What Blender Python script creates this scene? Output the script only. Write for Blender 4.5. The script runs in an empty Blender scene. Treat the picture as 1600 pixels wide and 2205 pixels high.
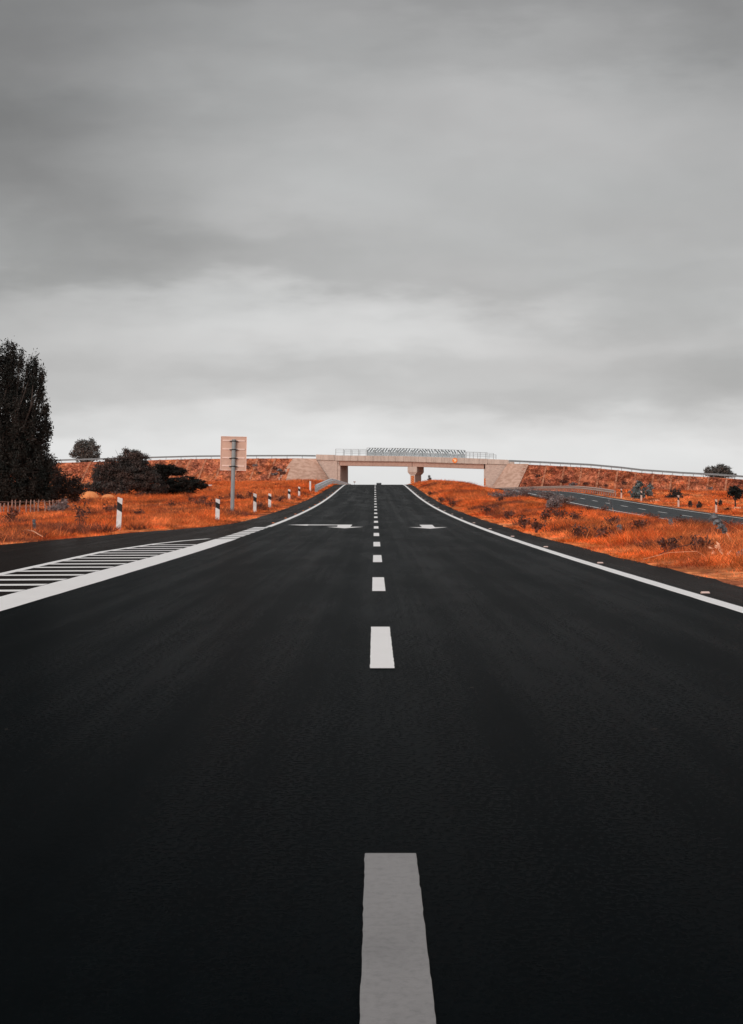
import bpy, math
import numpy as np
from math import radians, sin, cos, pi

S = bpy.context.scene
COL = S.collection
RNG = np.random.default_rng(11)

# ------------------------------------------------------------------ camera
F, VX, VY, H = 5770.0, 807.0, 1075.0, 1.13      # focal length and vanishing point measured on the 1600x2205 photograph; eye height
cam = bpy.data.cameras.new('camera')
cam.sensor_width = 36.0
cam.lens = 36.0 * F / 2205.0
cam.shift_x = -(VX - 800.0) / 2205.0
cam.shift_y = (VY - 1102.5) / 2205.0
cam.clip_start, cam.clip_end = 0.1, 30000
co = bpy.data.objects.new('camera', cam)
COL.objects.link(co)
co.location = (0, 0, H)
co.rotation_euler = (radians(90), 0, 0)
S.camera = co

# ------------------------------------------------------------------ light, sky, exposure
SUN_EL, SUN_AZ = 17.0, 205.0                     # low diffuse sun behind the camera, to its left (azimuth clockwise from +Y)
S.view_settings.view_transform = 'Standard'
S.view_settings.look = 'None'
S.view_settings.exposure = 0.45
S.view_settings.gamma = 1.0
S.view_settings.use_curve_mapping = False
sl = bpy.data.lights.new('sun', 'SUN')
sl.energy = 1.35
sl.angle = radians(24)
sl.color = (1.0, 0.93, 0.86)
so = bpy.data.objects.new('sun', sl)
COL.objects.link(so)
so.rotation_euler = (radians(90 - SUN_EL), 0, radians(180 - SUN_AZ))
S.cycles.max_bounces = 5
S.cycles.diffuse_bounces = 3
S.cycles.glossy_bounces = 3
S.cycles.use_denoising = True


class NT:
    """small helper to write node trees"""
    def __init__(s, tree):
        s.t = tree

    def n(s, kind, **kw):
        x = s.t.nodes.new(kind)
        for k, v in kw.items():
            setattr(x, k, v)
        return x

    def put(s, sock, v):
        if isinstance(v, bpy.types.NodeSocket):
            s.t.links.new(v, sock)
        elif isinstance(v, (tuple, list)) and len(v) == 3 and sock.type == 'RGBA':
            sock.default_value = (*v, 1)
        else:
            sock.default_value = v

    def m(s, op, a, b=0.0, c=None):
        x = s.n('ShaderNodeMath', operation=op)
        s.put(x.inputs[0], a)
        s.put(x.inputs[1], b)
        if c is not None:
            s.put(x.inputs[2], c)
        return x.outputs[0]

    def mix(s, f, a, b, blend='MIX'):
        x = s.n('ShaderNodeMix', data_type='RGBA', blend_type=blend)
        s.put(x.inputs[0], f)
        s.put(x.inputs[6], a)
        s.put(x.inputs[7], b)
        return x.outputs[2]

    def noise(s, vec, scale, detail=4.0, rough=0.55, dist=0.0):
        x = s.n('ShaderNodeTexNoise')
        s.put(x.inputs['Vector'], vec)
        x.inputs['Scale'].default_value = scale
        x.inputs['Detail'].default_value = detail
        x.inputs['Roughness'].default_value = rough
        x.inputs['Distortion'].default_value = dist
        return x.outputs['Fac']

    def ramp(s, f, stops, interp='LINEAR'):
        x = s.n('ShaderNodeValToRGB')
        cr = x.color_ramp
        cr.interpolation = interp
        while len(cr.elements) < len(stops):
            cr.elements.new(0.5)
        for e, (p, c) in zip(cr.elements, stops):
            e.position = p
            e.color = (c, c, c, 1) if not isinstance(c, (tuple, list)) else (*c, 1)
        s.put(x.inputs[0], f)
        return x.outputs[0]

    def sstep(s, v, lo, hi):
        x = s.n('ShaderNodeMapRange', interpolation_type='SMOOTHSTEP')
        s.put(x.inputs[0], v)
        x.inputs[1].default_value = lo
        x.inputs[2].default_value = hi
        return x.outputs[0]

    def scalev(s, vec, sc):
        x = s.n('ShaderNodeMapping')
        s.put(x.inputs[0], vec)
        x.inputs[3].default_value = sc
        return x.outputs[0]


W = bpy.data.worlds.new("World")
S.world = W
W.use_nodes = True
W.node_tree.nodes.clear()
t = NT(W.node_tree)
tc = t.n('ShaderNodeTexCoord').outputs['Generated']
sp = t.n('ShaderNodeSeparateXYZ')
t.put(sp.inputs[0], tc)
dx, dy, dz = sp.outputs
# the cloud deck: brightness by height above the horizon, broken by long flat noise
warp = t.m('MULTIPLY', t.m('SUBTRACT', t.noise(t.scalev(tc, (9, 9, 26)), 1.0, 5, 0.55), 0.5), 0.042)
warp2 = t.m('MULTIPLY', t.m('SUBTRACT', t.noise(t.scalev(tc, (30, 30, 110)), 1.0, 4, 0.5), 0.5), 0.02)
el = t.m('ADD', t.m('ADD', dz, warp), warp2)
elx = t.m('MULTIPLY', el, 4.0)
lum = t.ramp(elx, [(0.0, .74), (.06, .77), (.10, .735), (.165, .595), (.205, .565), (.25, .60), (.295, .585), (.335, .50),
                   (.40, .455), (.50, .44), (.60, .415), (.68, .35), (.75, .29), (.85, .32), (1.0, .64)], 'EASE')
high = t.sstep(dz, 0.24, 0.8)
lum = t.m('MULTIPLY', lum, t.m('SUBTRACT', 1.0, t.m('MULTIPLY', high, 0.1)))


def blob(x0, y0, sx, sy, amp):
    """a soft darker or brighter cloud bank, or painted lens darkening, at a compass direction and height"""
    u = t.m('DIVIDE', t.m('SUBTRACT', t.m('ADD', dx, t.m('MULTIPLY', warp, 1.6)), (x0 - VX) / F), sx / F)
    v = t.m('DIVIDE', t.m('SUBTRACT', el, (VY - y0) / F), sy / F)
    r2 = t.m('ADD', t.m('MULTIPLY', u, u), t.m('MULTIPLY', v, v))
    return t.m('MULTIPLY', t.m('EXPONENT', t.m('MULTIPLY', r2, -1.0)), amp)


gain = 1.0
for b in [(-40, 320, 380, 210, -.48), (40, 890, 260, 70, -.13), (1570, 930, 220, 60, -.10), (800, 930, 700, 40, -.03), (250, 480, 330, 90, -.12), (60, 60, 300, 150, -.25), (1120, 220, 330, 200, .14),
          (420, 545, 420, 60, -.13), (860, 690, 330, 60, .14), (1080, 870, 330, 45, -.13), (1560, 790, 260, 90, -.26),
          (1590, 480, 260, 170, -.06), (1080, 620, 420, 45, -.10), (1500, 660, 260, 50, -.16), (60, 700, 260, 160, -.16), (620, 800, 260, 30, -.08),
          (1590, 60, 260, 160, -.20), (100, 530, 130, 44, .05), (250, 600, 420, 60, -.10), (640, 430, 260, 80, .10), (330, 250, 300, 60, -.10)]:  # banks at the corners also carry lens darkening painted into the sky
    gain = t.m('ADD', gain, blob(*b))
fine = t.m('MULTIPLY', t.m('SUBTRACT', t.noise(t.scalev(tc, (11, 11, 24)), 1.0, 4, 0.45, 0.4), 0.5), 0.20)
gain = t.m('ADD', gain, fine)
puff = t.m('MULTIPLY', t.m('SUBTRACT', t.noise(t.scalev(tc, (34, 34, 62)), 1.0, 3, 0.5, 0.3), 0.5), 0.13)
gain = t.m('ADD', gain, puff)
front = t.sstep(dy, -0.2, 0.4)
back_lum = t.m('MULTIPLY', t.m('SUBTRACT', 1.0, front), t.m('MULTIPLY', t.m('SUBTRACT', 1.0, t.sstep(dz, 0.1, 0.6)), 0.35))
lum = t.m('ADD', t.m('MULTIPLY', lum, gain), back_lum)
lum = t.m('MULTIPLY', lum, 0.75)
tint = t.mix(t.noise(t.scalev(tc, (9, 9, 30)), 1.0, 3), (0.98, 1.0, 1.0), (1.0, 0.98, 0.978))
cloud = t.mix(1.0, tint, lum, 'MULTIPLY')
bgc = t.n('ShaderNodeBackground')
t.put(bgc.inputs[0], cloud)
bgc.inputs[1].default_value = 1.0
sky = t.n('ShaderNodeTexSky')
sky.sky_type = 'NISHITA'
sky.sun_disc = False
sky.sun_elevation = radians(SUN_EL)
sky.sun_rotation = radians(SUN_AZ)
bgs = t.n('ShaderNodeBackground')
t.put(bgs.inputs[0], sky.outputs[0])
bgs.inputs[1].default_value = 0.06
mx = t.n('ShaderNodeMixShader')
mx.inputs[0].default_value = 0.97                # overcast: almost all cloud, a little sky behind it
t.put(mx.inputs[1], bgs.outputs[0])
t.put(mx.inputs[2], bgc.outputs[0])
wo = t.n('ShaderNodeOutputWorld')
t.put(wo.inputs[0], mx.outputs[0])


# ------------------------------------------------------------------ helpers: objects
def tag(o, label=None, cat=None, group=None, kind=None):
    for k, v in (('label', label), ('category', cat), ('group', group), ('kind', kind)):
        if v:
            o[k] = v
    return o


def empty(name, loc, label, cat, group=None, rz=0.0):
    o = bpy.data.objects.new(name, None)
    COL.objects.link(o)
    o.location = loc
    o.rotation_euler = (0, 0, rz)
    o.empty_display_size = 0.2
    return tag(o, label, cat, group)


def link(name, me, mat, parent=None, smooth=False, loc=None):
    o = bpy.data.objects.new(name, me)
    COL.objects.link(o)
    if mat:
        me.materials.append(mat)
    if smooth:
        me.shade_smooth()
    if parent:
        o.parent = parent
    if loc is not None:
        o.location = loc
    return o


def soup(name, V, n, mat, parent=None, loc=None):
    """a big mesh of separate n-gons: V is (k*n, 3)"""
    V = np.ascontiguousarray(V, dtype=np.float32).reshape(-1, 3)
    k = len(V) // n
    me = bpy.data.meshes.new(name)
    me.vertices.add(k * n)
    me.vertices.foreach_set('co', V.ravel())
    me.loops.add(k * n)
    me.loops.foreach_set('vertex_index', np.arange(k * n, dtype=np.int32))
    me.polygons.add(k)
    me.polygons.foreach_set('loop_start', np.arange(0, k * n, n, dtype=np.int32))
    me.update(calc_edges=True)
    return link(name, me, mat, parent, loc=loc)


def grid(name, P, mat, parent=None, smooth=True, loc=None):
    """P is (rows, cols, 3)"""
    r, c, _ = P.shape
    me = bpy.data.meshes.new(name)
    idx = np.arange(r * c).reshape(r, c)
    q = np.stack([idx[:-1, :-1], idx[:-1, 1:], idx[1:, 1:], idx[1:, :-1]], -1).reshape(-1, 4)
    me.vertices.add(r * c)
    me.vertices.foreach_set('co', P.astype(np.float32).ravel())
    me.loops.add(q.size)
    me.loops.foreach_set('vertex_index', q.astype(np.int32).ravel())
    me.polygons.add(len(q))
    me.polygons.foreach_set('loop_start', np.arange(0, q.size, 4, dtype=np.int32))
    me.update(calc_edges=True)
    return link(name, me, mat, parent, smooth, loc)


class MB:
    """collects shapes for ONE mesh object"""
    def __init__(s):
        s.v, s.f = [], []

    def add(s, v, f):
        b = len(s.v)
        s.v += [tuple(map(float, p)) for p in v]
        s.f += [tuple(i + b for i in q) for q in f]
        return s

    def hexa(s, p):
        """8 corners: bottom 4 counter-clockwise, top 4"""
        return s.add(p, [(3, 2, 1, 0), (4, 5, 6, 7), (0, 1, 5, 4), (1, 2, 6, 5), (2, 3, 7, 6), (3, 0, 4, 7)])

    def box(s, x0, x1, y0, y1, z0, z1):
        return s.hexa([(x0, y0, z0), (x1, y0, z0), (x1, y1, z0), (x0, y1, z0),
                       (x0, y0, z1), (x1, y0, z1), (x1, y1, z1), (x0, y1, z1)])

    def tube(s, pts, r, n=8, cap=True):
        pts = [np.array(p, float) for p in pts]
        rs = r if isinstance(r, (list, tuple)) else [r] * len(pts)
        v, f = [], []
        for i, p in enumerate(pts):
            d = pts[min(i + 1, len(pts) - 1)] - pts[max(i - 1, 0)]
            d /= np.linalg.norm(d) + 1e-9
            a = np.cross(d, (0, 0, 1) if abs(d[2]) < .9 else (1, 0, 0))
            a /= np.linalg.norm(a)
            b = np.cross(d, a)
            for k in range(n):
                w = 2 * pi * k / n
                v.append(p + rs[i] * (cos(w) * a + sin(w) * b))
        for i in range(len(pts) - 1):
            for k in range(n):
                k2 = (k + 1) % n
                f.append((i * n + k, i * n + k2, (i + 1) * n + k2, (i + 1) * n + k))
        if cap:
            f.append(tuple(range(n - 1, -1, -1)))
            f.append(tuple(range((len(pts) - 1) * n, len(pts) * n)))
        return s.add(v, f)

    def prism(s, poly, d0, d1):
        """poly: list of (x, z) extruded along y"""
        n = len(poly)
        v = [(x, d0, z) for x, z in poly] + [(x, d1, z) for x, z in poly]
        f = [tuple(range(n)), tuple(range(2 * n - 1, n - 1, -1))]
        f += [(i, i + n, (i + 1) % n + n, (i + 1) % n) for i in range(n)]
        return s.add(v, f)

    def sweep(s, path, side, prof):
        """closed profile (a, z) carried along path; side = per point horizontal unit vector"""
        n = len(prof)
        v, f = [], []
        for p, q in zip(path, side):
            for a, z in prof:
                v.append((p[0] + q[0] * a, p[1] + q[1] * a, p[2] + z))
        for i in range(len(path) - 1):
            for k in range(n):
                k2 = (k + 1) % n
                f.append((i * n + k, i * n + k2, (i + 1) * n + k2, (i + 1) * n + k))
        f.append(tuple(range(n - 1, -1, -1)))
        f.append(tuple(range((len(path) - 1) * n, len(path) * n)))
        return s.add(v, f)

    def build(s, name, mat, parent=None, smooth=False, bevel=0.0, loc=None):
        me = bpy.data.meshes.new(name)
        me.from_pydata(s.v, [], s.f)
        me.update()
        o = link(name, me, mat, parent, smooth, loc)
        if bevel:
            b = o.modifiers.new('bevel', 'BEVEL')
            b.width = bevel
            b.segments = 2
            b.limit_method = 'ANGLE'
        return o


def copy_thing(o, loc, label=None, rz=None, rot=None, sc=None):
    """a thing with copies of its parts and sub-parts"""
    r = o.copy()
    COL.objects.link(r)
    r.location = loc
    if label:
        r['label'] = label
    if rz is not None:
        r.rotation_euler = (0, 0, rz)
    if rot is not None:
        r.rotation_euler = rot
    if sc is not None:
        r.scale = sc
    for ch in list(o.children):
        c = ch.copy()
        COL.objects.link(c)
        c.parent = r
        for g in list(ch.children):
            d = g.copy()
            COL.objects.link(d)
            d.parent = c
    return r


# ------------------------------------------------------------------ helpers: materials
def material(name, c1, c2=None, scale=6.0, rough=0.85, bump=0.0, bscale=30.0, metal=0.0, spec=0.3, detail=5.0,
             stretch=(1, 1, 1), island=0.0, contrast=(0.35, 0.65), coords='Object'):
    m = bpy.data.materials.new(name)
    m.use_nodes = True
    m.node_tree.nodes.clear()
    t = NT(m.node_tree)
    out = t.n('ShaderNodeOutputMaterial')
    b = t.n('ShaderNodeBsdfPrincipled')
    t.put(out.inputs[0], b.outputs[0])
    vec = t.scalev(t.n('ShaderNodeTexCoord').outputs[coords], stretch)
    col = c1
    if c2:
        col = t.mix(t.sstep(t.noise(vec, scale, detail), *contrast), c1, c2)
    if island:
        g = t.n('ShaderNodeNewGeometry').outputs['Random Per Island']
        k = t.m('ADD', t.m('MULTIPLY', g, 2 * island), 1 - island)
        if c2 is None:
            rgb = t.n('ShaderNodeRGB')
            rgb.outputs[0].default_value = (*c1, 1)
            col = rgb.outputs[0]
        col = t.mix(1.0, col, k, 'MULTIPLY')
    t.put(b.inputs['Base Color'], col)
    b.inputs['Roughness'].default_value = rough
    b.inputs['Metallic'].default_value = metal
    b.inputs['Specular IOR Level'].default_value = spec
    if bump:
        bn = t.n('ShaderNodeBump')
        bn.inputs['Strength'].default_value = bump
        bn.inputs['Distance'].default_value = 0.02
        t.put(bn.inputs['Height'], t.noise(vec, bscale, 6))
        t.put(b.inputs['Normal'], bn.outputs[0])
    return m


def asphalt(name, dark, light, dust, edges):
    """bitumen with stone speckle; brown dust lies on the shoulders outside the edge lines"""
    m = bpy.data.materials.new(name)
    m.use_nodes = True
    m.node_tree.nodes.clear()
    t = NT(m.node_tree)
    out = t.n('ShaderNodeOutputMaterial')
    b = t.n('ShaderNodeBsdfPrincipled')
    t.put(out.inputs[0], b.outputs[0])
    oc = t.n('ShaderNodeTexCoord').outputs['Object']
    sx = t.n('ShaderNodeSeparateXYZ')
    t.put(sx.inputs[0], oc)
    big = t.noise(t.scalev(oc, (0.8, 0.08, 1)), 1.0, 5, 0.6)
    sand = t.noise(oc, 85.0, 3, 0.7)
    mid = t.noise(t.scalev(oc, (9, 2.2, 1)), 1.0, 4, 0.65)
    col = t.mix(t.sstep(big, 0.3, 0.7), dark, light)
    col = t.mix(t.sstep(mid, 0.35, 0.75), col, t.mix(1.0, col, (1.35, 1.3, 1.3), 'MULTIPLY'))
    col = t.mix(t.m('MULTIPLY', t.sstep(sand, 0.55, 0.8), 0.8), col, t.mix(1.0, col, (3.2, 3.2, 3.2), 'MULTIPLY'))
    xw = t.m('ADD', sx.outputs[0], t.m('MULTIPLY', t.m('SUBTRACT', t.noise(t.scalev(oc, (1, 0.2, 1)), 1.3, 4), 0.5), 0.35))
    d = t.m('MAXIMUM', t.sstep(xw, edges[1] - 0.12, edges[1] + 0.15), t.m('SUBTRACT', 1.0, t.sstep(xw, edges[0] - 0.15, edges[0] + 0.12)))
    d = t.m('MULTIPLY', d, t.m('ADD', 0.55, t.m('MULTIPLY', t.noise(t.scalev(oc, (2, 0.3, 1)), 1.0, 4), 0.7)))
    d = t.m('MINIMUM', d, 1.0)
    col = t.mix(d, col, dust)
    t.put(b.inputs['Base Color'], col)
    t.put(b.inputs['Roughness'], t.m('ADD', t.m('ADD', 0.06, t.m('MULTIPLY', big, 0.14)), t.m('ADD', t.m('MULTIPLY', t.noise(t.scalev(oc, (1, .5, 1)), 38.0, 4, 0.8), 0.18), t.m('MULTIPLY', t.noise(t.scalev(oc, (2.4, .012, 1)), 1.0, 3, 0.5), 0.12))))
    b.inputs['IOR'].default_value = 1.0075
    b.inputs['Specular IOR Level'].default_value = 0.5
    bn = t.n('ShaderNodeBump')
    bn.inputs['Strength'].default_value = 0.5
    bn.inputs['Distance'].default_value = 0.006
    t.put(bn.inputs['Height'], t.noise(oc, 80.0, 5, 0.8))
    t.put(b.inputs['Normal'], bn.outputs[0])
    return m


def paint(name, white, grime, amount, near=False):
    m = bpy.data.materials.new(name)
    m.use_nodes = True
    m.node_tree.nodes.clear()
    t = NT(m.node_tree)
    out = t.n('ShaderNodeOutputMaterial')
    b = t.n('ShaderNodeBsdfPrincipled')
    t.put(out.inputs[0], b.outputs[0])
    oc = t.n('ShaderNodeTexCoord').outputs['Object']
    a = t.noise(t.scalev(oc, (38, 16, 1)), 1.0, 7, 0.72)
    a2 = t.noise(t.scalev(oc, (2.2, 0.7, 1)), 1.0, 5, 0.6)
    f = t.m('MULTIPLY', t.m('ADD', t.sstep(a, 0.42, 0.75), t.sstep(a2, 0.4, 0.8)), amount)
    t.put(b.inputs['Base Color'], t.mix(f, white, grime))
    b.inputs['Roughness'].default_value = 0.4
    b.inputs['IOR'].default_value = 1.35
    bn = t.n('ShaderNodeBump')
    bn.inputs['Strength'].default_value = 0.3
    bn.inputs['Distance'].default_value = 0.004
    t.put(bn.inputs['Height'], t.noise(oc, 90.0, 4, 0.7))
    t.put(b.inputs['Normal'], bn.outputs[0])
    return m


def grass_mat(name, cols, scale, isl=0.45, coords='Object'):
    """dry grass: patches of differently coloured plants, each blade its own shade"""
    m = bpy.data.materials.new(name)
    m.use_nodes = True
    m.node_tree.nodes.clear()
    t = NT(m.node_tree)
    out = t.n('ShaderNodeOutputMaterial')
    oc = t.n('ShaderNodeTexCoord').outputs[coords]
    fl = t.scalev(oc, (1, 0.35, 1))
    n1 = t.noise(fl, scale, 5, 0.62)
    n2 = t.noise(fl, scale * 3.7, 4, 0.6)
    c = t.mix(t.sstep(n1, 0.36, 0.60), cols[0], cols[1])
    c = t.mix(t.sstep(n2, 0.50, 0.66), c, cols[2])
    n3 = t.noise(t.scalev(oc, (1.0, 0.3, 1)), scale * 1.9, 5, 0.6, 0.4)
    c = t.mix(t.m('MULTIPLY', t.sstep(n3, 0.50, 0.63), 0.85), c, cols[3])
    n4 = t.noise(t.scalev(oc, (1, .4, 1)), 3.2, 5, 0.7)
    n5 = t.noise(t.scalev(oc, (1, .3, 1)), .9, 4, 0.6)
    k = t.m('MULTIPLY', t.m('ADD', .45, t.m('MULTIPLY', t.sstep(n4, .32, .68), .95)), t.m('ADD', .62, t.m('MULTIPLY', t.sstep(n5, .35, .65), .62)))
    c = t.mix(1.0, c, k, 'MULTIPLY')
    if isl:
        g = t.n('ShaderNodeNewGeometry').outputs['Random Per Island']
        c = t.mix(1.0, c, t.m('ADD', t.m('MULTIPLY', g, 2 * isl), 1 - isl), 'MULTIPLY')
    d = t.n('ShaderNodeBsdfDiffuse')
    t.put(d.inputs[0], c)
    if isl:
        tr = t.n('ShaderNodeBsdfTranslucent')
        t.put(tr.inputs[0], c)
        mxs = t.n('ShaderNodeMixShader')
        mxs.inputs[0].default_value = 0.3
        t.put(mxs.inputs[1], d.outputs[0])
        t.put(mxs.inputs[2], tr.outputs[0])
        t.put(out.inputs[0], mxs.outputs[0])
    else:
        bn = t.n('ShaderNodeBump')
        bn.inputs['Strength'].default_value = 0.6
        bn.inputs['Distance'].default_value = 0.1
        t.put(bn.inputs['Height'], t.noise(oc, 3.0, 6, 0.7))
        t.put(d.inputs['Normal'], bn.outputs[0])
        t.put(out.inputs[0], d.outputs[0])
    return m


ORANGE, TAN, RUST, DARK = (.84, .178, .042), (.90, .275, .092), (.58, .098, .030), (.16, .060, .046)
M = {
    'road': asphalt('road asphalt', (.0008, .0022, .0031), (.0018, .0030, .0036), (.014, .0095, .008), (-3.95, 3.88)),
    'road2': asphalt('far carriageway asphalt', (.030, .034, .037), (.042, .046, .049), (.07, .045, .037), (17.0, 24.8)),
    'white': paint('white road paint', (.86, .83, .82), (.55, .50, .48), .13),
    'vignetted': paint('worn grimy road paint', (.185, .170, .168), (.055, .050, .050), .55),  # lens falloff painted into the dash colour, over some real grime
    'soil': grass_mat('dry orange ground', ((.78, .22, .075), (.86, .31, .13), (.66, .165, .06), (.44, .14, .075)), .16, 0.0),
    'grass': grass_mat('dry orange grass', (ORANGE, TAN, RUST, DARK), .16, .5),
    'strawgrass': grass_mat('bleached seed grass', ((.82, .29, .11), (.78, .22, .075), (.86, .36, .16), (.60, .16, .055)), .3, .4),
    'darkgrass': grass_mat('dead dark undergrowth', ((.15, .060, .045), (.22, .075, .045), (.10, .050, .045), (.30, .085, .040)), .4, .5),
    'slope': grass_mat('brown embankment soil', ((.56, .190, .098), (.50, .155, .084), (.40, .128, .076), (.62, .195, .084)), .12, 0.0),
    'slopegrass': grass_mat('brown embankment grass', ((.52, .168, .085), (.44, .132, .075), (.24, .085, .062), (.64, .190, .078)), .12, .45),
    'concrete': material('pale concrete', (.545, .435, .375), (.40, .31, .265), .8, .9, .25, 8, stretch=(1.6, 1.6, .35), detail=8, contrast=(.3, .75)),
    'concrete2': material('grey board marked concrete', (.52, .40, .34), (.42, .31, .265), 1.6, .9, .3, 10, stretch=(1, 1, 2.5)),
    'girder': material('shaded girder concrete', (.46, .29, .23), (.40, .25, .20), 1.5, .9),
    'chute': material('pale drain concrete', (.56, .26, .155), (.46, .17, .09), 1.1, .95, contrast=(.4, .6)),
    'steel': material('galvanised steel', (.42, .45, .47), (.34, .37, .39), 4, .5, metal=.3, spec=.5),
    'rail_new': material('bright galvanised rail', (.66, .70, .74), (.58, .62, .66), 3, .35, metal=.45, spec=.6),
    'steel_dark': material('dull steel post', (.20, .22, .23), (.26, .27, .28), 5, .6, metal=.2),
    'rail_tan': material('dusty guardrail steel', (.50, .37, .31), (.38, .28, .24), 3, .7),
    'tin': material('silver mesh steel', (.135, .165, .18), (.08, .10, .11), 1.5, .5, metal=.3),
    'signback': material('bare sign back', (.60, .385, .30), (.53, .335, .26), 2.5, .6),
    'signrib': material('pale aluminium rib', (.80, .58, .50), (.72, .52, .45), 3, .5),
    'pole': material('zinc grey pole', (.20, .225, .235), (.27, .29, .295), 2.5, .55, stretch=(3, 3, .7)),
    'pwhite': material('white plastic', (.70, .70, .70), (.60, .58, .57), 5, .6),
    'pblack': material('black reflective band', (.012, .012, .013), None, rough=.5),
    'pinkpost': material('dusty pink post', (.62, .42, .35), (.52, .35, .29), 5, .8),
    'orange_sign': material('orange sign film', (.85, .22, .03), (.75, .17, .03), 3, .5),
    'cream': material('cream sign film', (.85, .62, .36), None, rough=.5),
    'dark_film': material('dark sign film', (.06, .035, .03), None, rough=.5),
    'bark': material('dark bark', (.026, .020, .018), (.045, .032, .027), 6, .95, .5, 15),
    'leaf_dark': material('dark leaves', (.015, .017, .016), (.030, .026, .023), .8, .8, island=.5, spec=.05),
    'leaf_brown': material('brown thorn twigs', (.036, .035, .034), (.085, .056, .048), .7, .85, island=.5, spec=.1),
    'leaf_far': material('distant grey green leaves', (.085, .090, .088), (.115, .102, .094), .5, .85, island=.5, spec=.1),
    'leaf_grey': material('blue grey leaves', (.10, .125, .125), (.16, .165, .165), .9, .8, island=.6, spec=.1),
    'weed': material('dead weed stems', (.085, .038, .032), (.16, .07, .05), 2, .9, island=.5, spec=.1),
    'weed_grey': material('grey weed leaves', (.21, .165, .16), (.14, .115, .115), 2, .9, island=.5, spec=.1),
    'stalk': material('grey seed whorls', (.19, .20, .215), (.10, .105, .115), 8, .9, .5, 30),
    'straw': material('heaped straw', (.78, .30, .115), (.66, .22, .075), 3, .95, .6, 14),
    'stone': material('pitched stone', (.56, .365, .285), (.42, .255, .19), .9, .95, .9, 2.2, stretch=(1, 1, 1.7)),
    'stake': material('weathered stakes', (.34, .215, .175), (.22, .13, .11), 5, .95),
    'white_block': material('whitewashed concrete', (.80, .78, .77), (.70, .66, .64), 5, .8),
    'van': material('dark van paint', (.10, .105, .11), None, rough=.4),
    'glass': material('dark glass', (.02, .022, .025), None, rough=.1, spec=.5),
    'tyre': material('tyre rubber', (.015, .015, .015), None, rough=.9),
    'chaff': material('pale dry leaf litter', (.80, .42, .26), (.66, .29, .16), 9, .9),
    'stud_w': material('white stud reflector', (.62, .46, .42), None, rough=.4),
    'stud_o': material('orange stud reflector', (.80, .20, .05), None, rough=.4),
}

# ------------------------------------------------------------------ lie of the land
_yy = np.arange(-60, 8001, 1.0)
_sl = np.interp(_yy, [0, 40, 98, 165, 210, 250, 320, 375, 700, 950, 1050, 8000], [0, 0, .0045, .0092, .0125, .0148, .0150, .0030, .0026, .0026, 0, 0])
_zz = np.concatenate([[0], np.cumsum((_sl[1:] + _sl[:-1]) / 2)])
_zz -= np.interp(0, _yy, _zz)


def zr(Y):
    return np.interp(Y, _yy, _zz)


def eL(Y):
    return np.interp(Y, [-60, 0, 40, 50, 65, 85, 94, 100, 112, 300, 400], [-34, -22, -13, -11.2, -9.1, -7.6, -6.45, -5.85, -5.5, -5.15, -5.1])


ER, OL, OR_ = 4.75, 16.1, 25.75


def _hash(i, j, seed):
    h = (i * 374761393 + j * 668265263 + seed * 974634777) & 0x7fffffff
    h = ((h ^ (h >> 13)) * 1274126177) & 0x7fffffff
    return ((h ^ (h >> 16)) & 0xffff) / 65535.0


def vnoise(x, y, seed=0):
    x, y = np.asarray(x, float), np.asarray(y, float)
    i, j = np.floor(x).astype(np.int64), np.floor(y).astype(np.int64)
    u, v = x - i, y - j
    u, v = u * u * (3 - 2 * u), v * v * (3 - 2 * v)
    return ((_hash(i, j, seed) * (1 - u) + _hash(i + 1, j, seed) * u) * (1 - v)
            + (_hash(i, j + 1, seed) * (1 - u) + _hash(i + 1, j + 1, seed) * u) * v)


def sm(x, a, b):
    u = np.clip((x - a) / (b - a), 0, 1)
    return u * u * (3 - 2 * u)


def ground(X, Y, bumps=True):
    X, Y = np.asarray(X, float), np.asarray(Y, float)
    z0 = zr(Y)
    # left: verge, then a field that lags behind the road's climb
    zf = np.interp(Y, [0, 65, 190, 250, 300, 350, 400, 500, 600, 690, 760, 2000], [-.15, -.1, .17, .72, 1.25, 2.15, 2.9, 4.0, 4.8, 5.4, 4.0, 3.0])
    l = sm(-X, 8, 20)
    zl = z0 * (1 - l) + zf * l
    zl = zl + .35 * sm(-X, 5.8, 9) * (1 - sm(-X, 12, 22)) * sm(Y, 190, 300) * (1 - sm(Y, 420, 520))
    # median: level with the road, low hump, falls to the other carriageway
    hump = .12 * sm(X, 5, 8) + .10 * sm(X, 6, 9.5) * sm(Y, 170, 300) * (1 - sm(Y, 420, 560))
    zm = z0 + hump * (1 - sm(X, 11, 15.5)) - .60 * sm(X, 9.5, 15)
    zo = z0 - .53 - .42 * np.clip((X - OL) / (OR_ - OL), 0, 1)
    # right: field falling away from the road near the embankment
    p670 = np.interp(X, [20, 28, 40, 52, 60, 72, 90, 130], [3.6, 3.2, 3.0, 2.6, 1.7, .7, .2, -.5])
    w = sm(Y, 300, 640) * (1 - sm(Y, 720, 900))
    zfr = (z0 - 1.0 - .25 * sm(X, 28, 60)) * (1 - w) + p670 * w
    zrr = zo * (1 - sm(X, OR_, OR_ + 6)) + zfr * sm(X, OR_, OR_ + 6)
    z = np.where(X < 0, zl, np.where(X < OL, zm, zrr))
    if bumps:
        off = np.maximum.reduce([np.clip((eL(Y) - X) / 3, 0, 1), np.clip(np.minimum(X - ER, OL - X) / 2.5, 0, 1), np.clip((X - OR_) / 3, 0, 1)])
        z = z + off * ((vnoise(X / 5, Y / 9, 1) - .5) * .22 + (vnoise(X / 1.7, Y / 3, 2) - .5) * .10)
    return z


def on_road(X, Y, pad=0.0):
    return ((X > eL(Y) - pad) & (X < ER + pad)) | ((X > OL - pad) & (X < OR_ + pad))


def X_at(px, Y):
    return (px - VX) * Y / F


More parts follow.
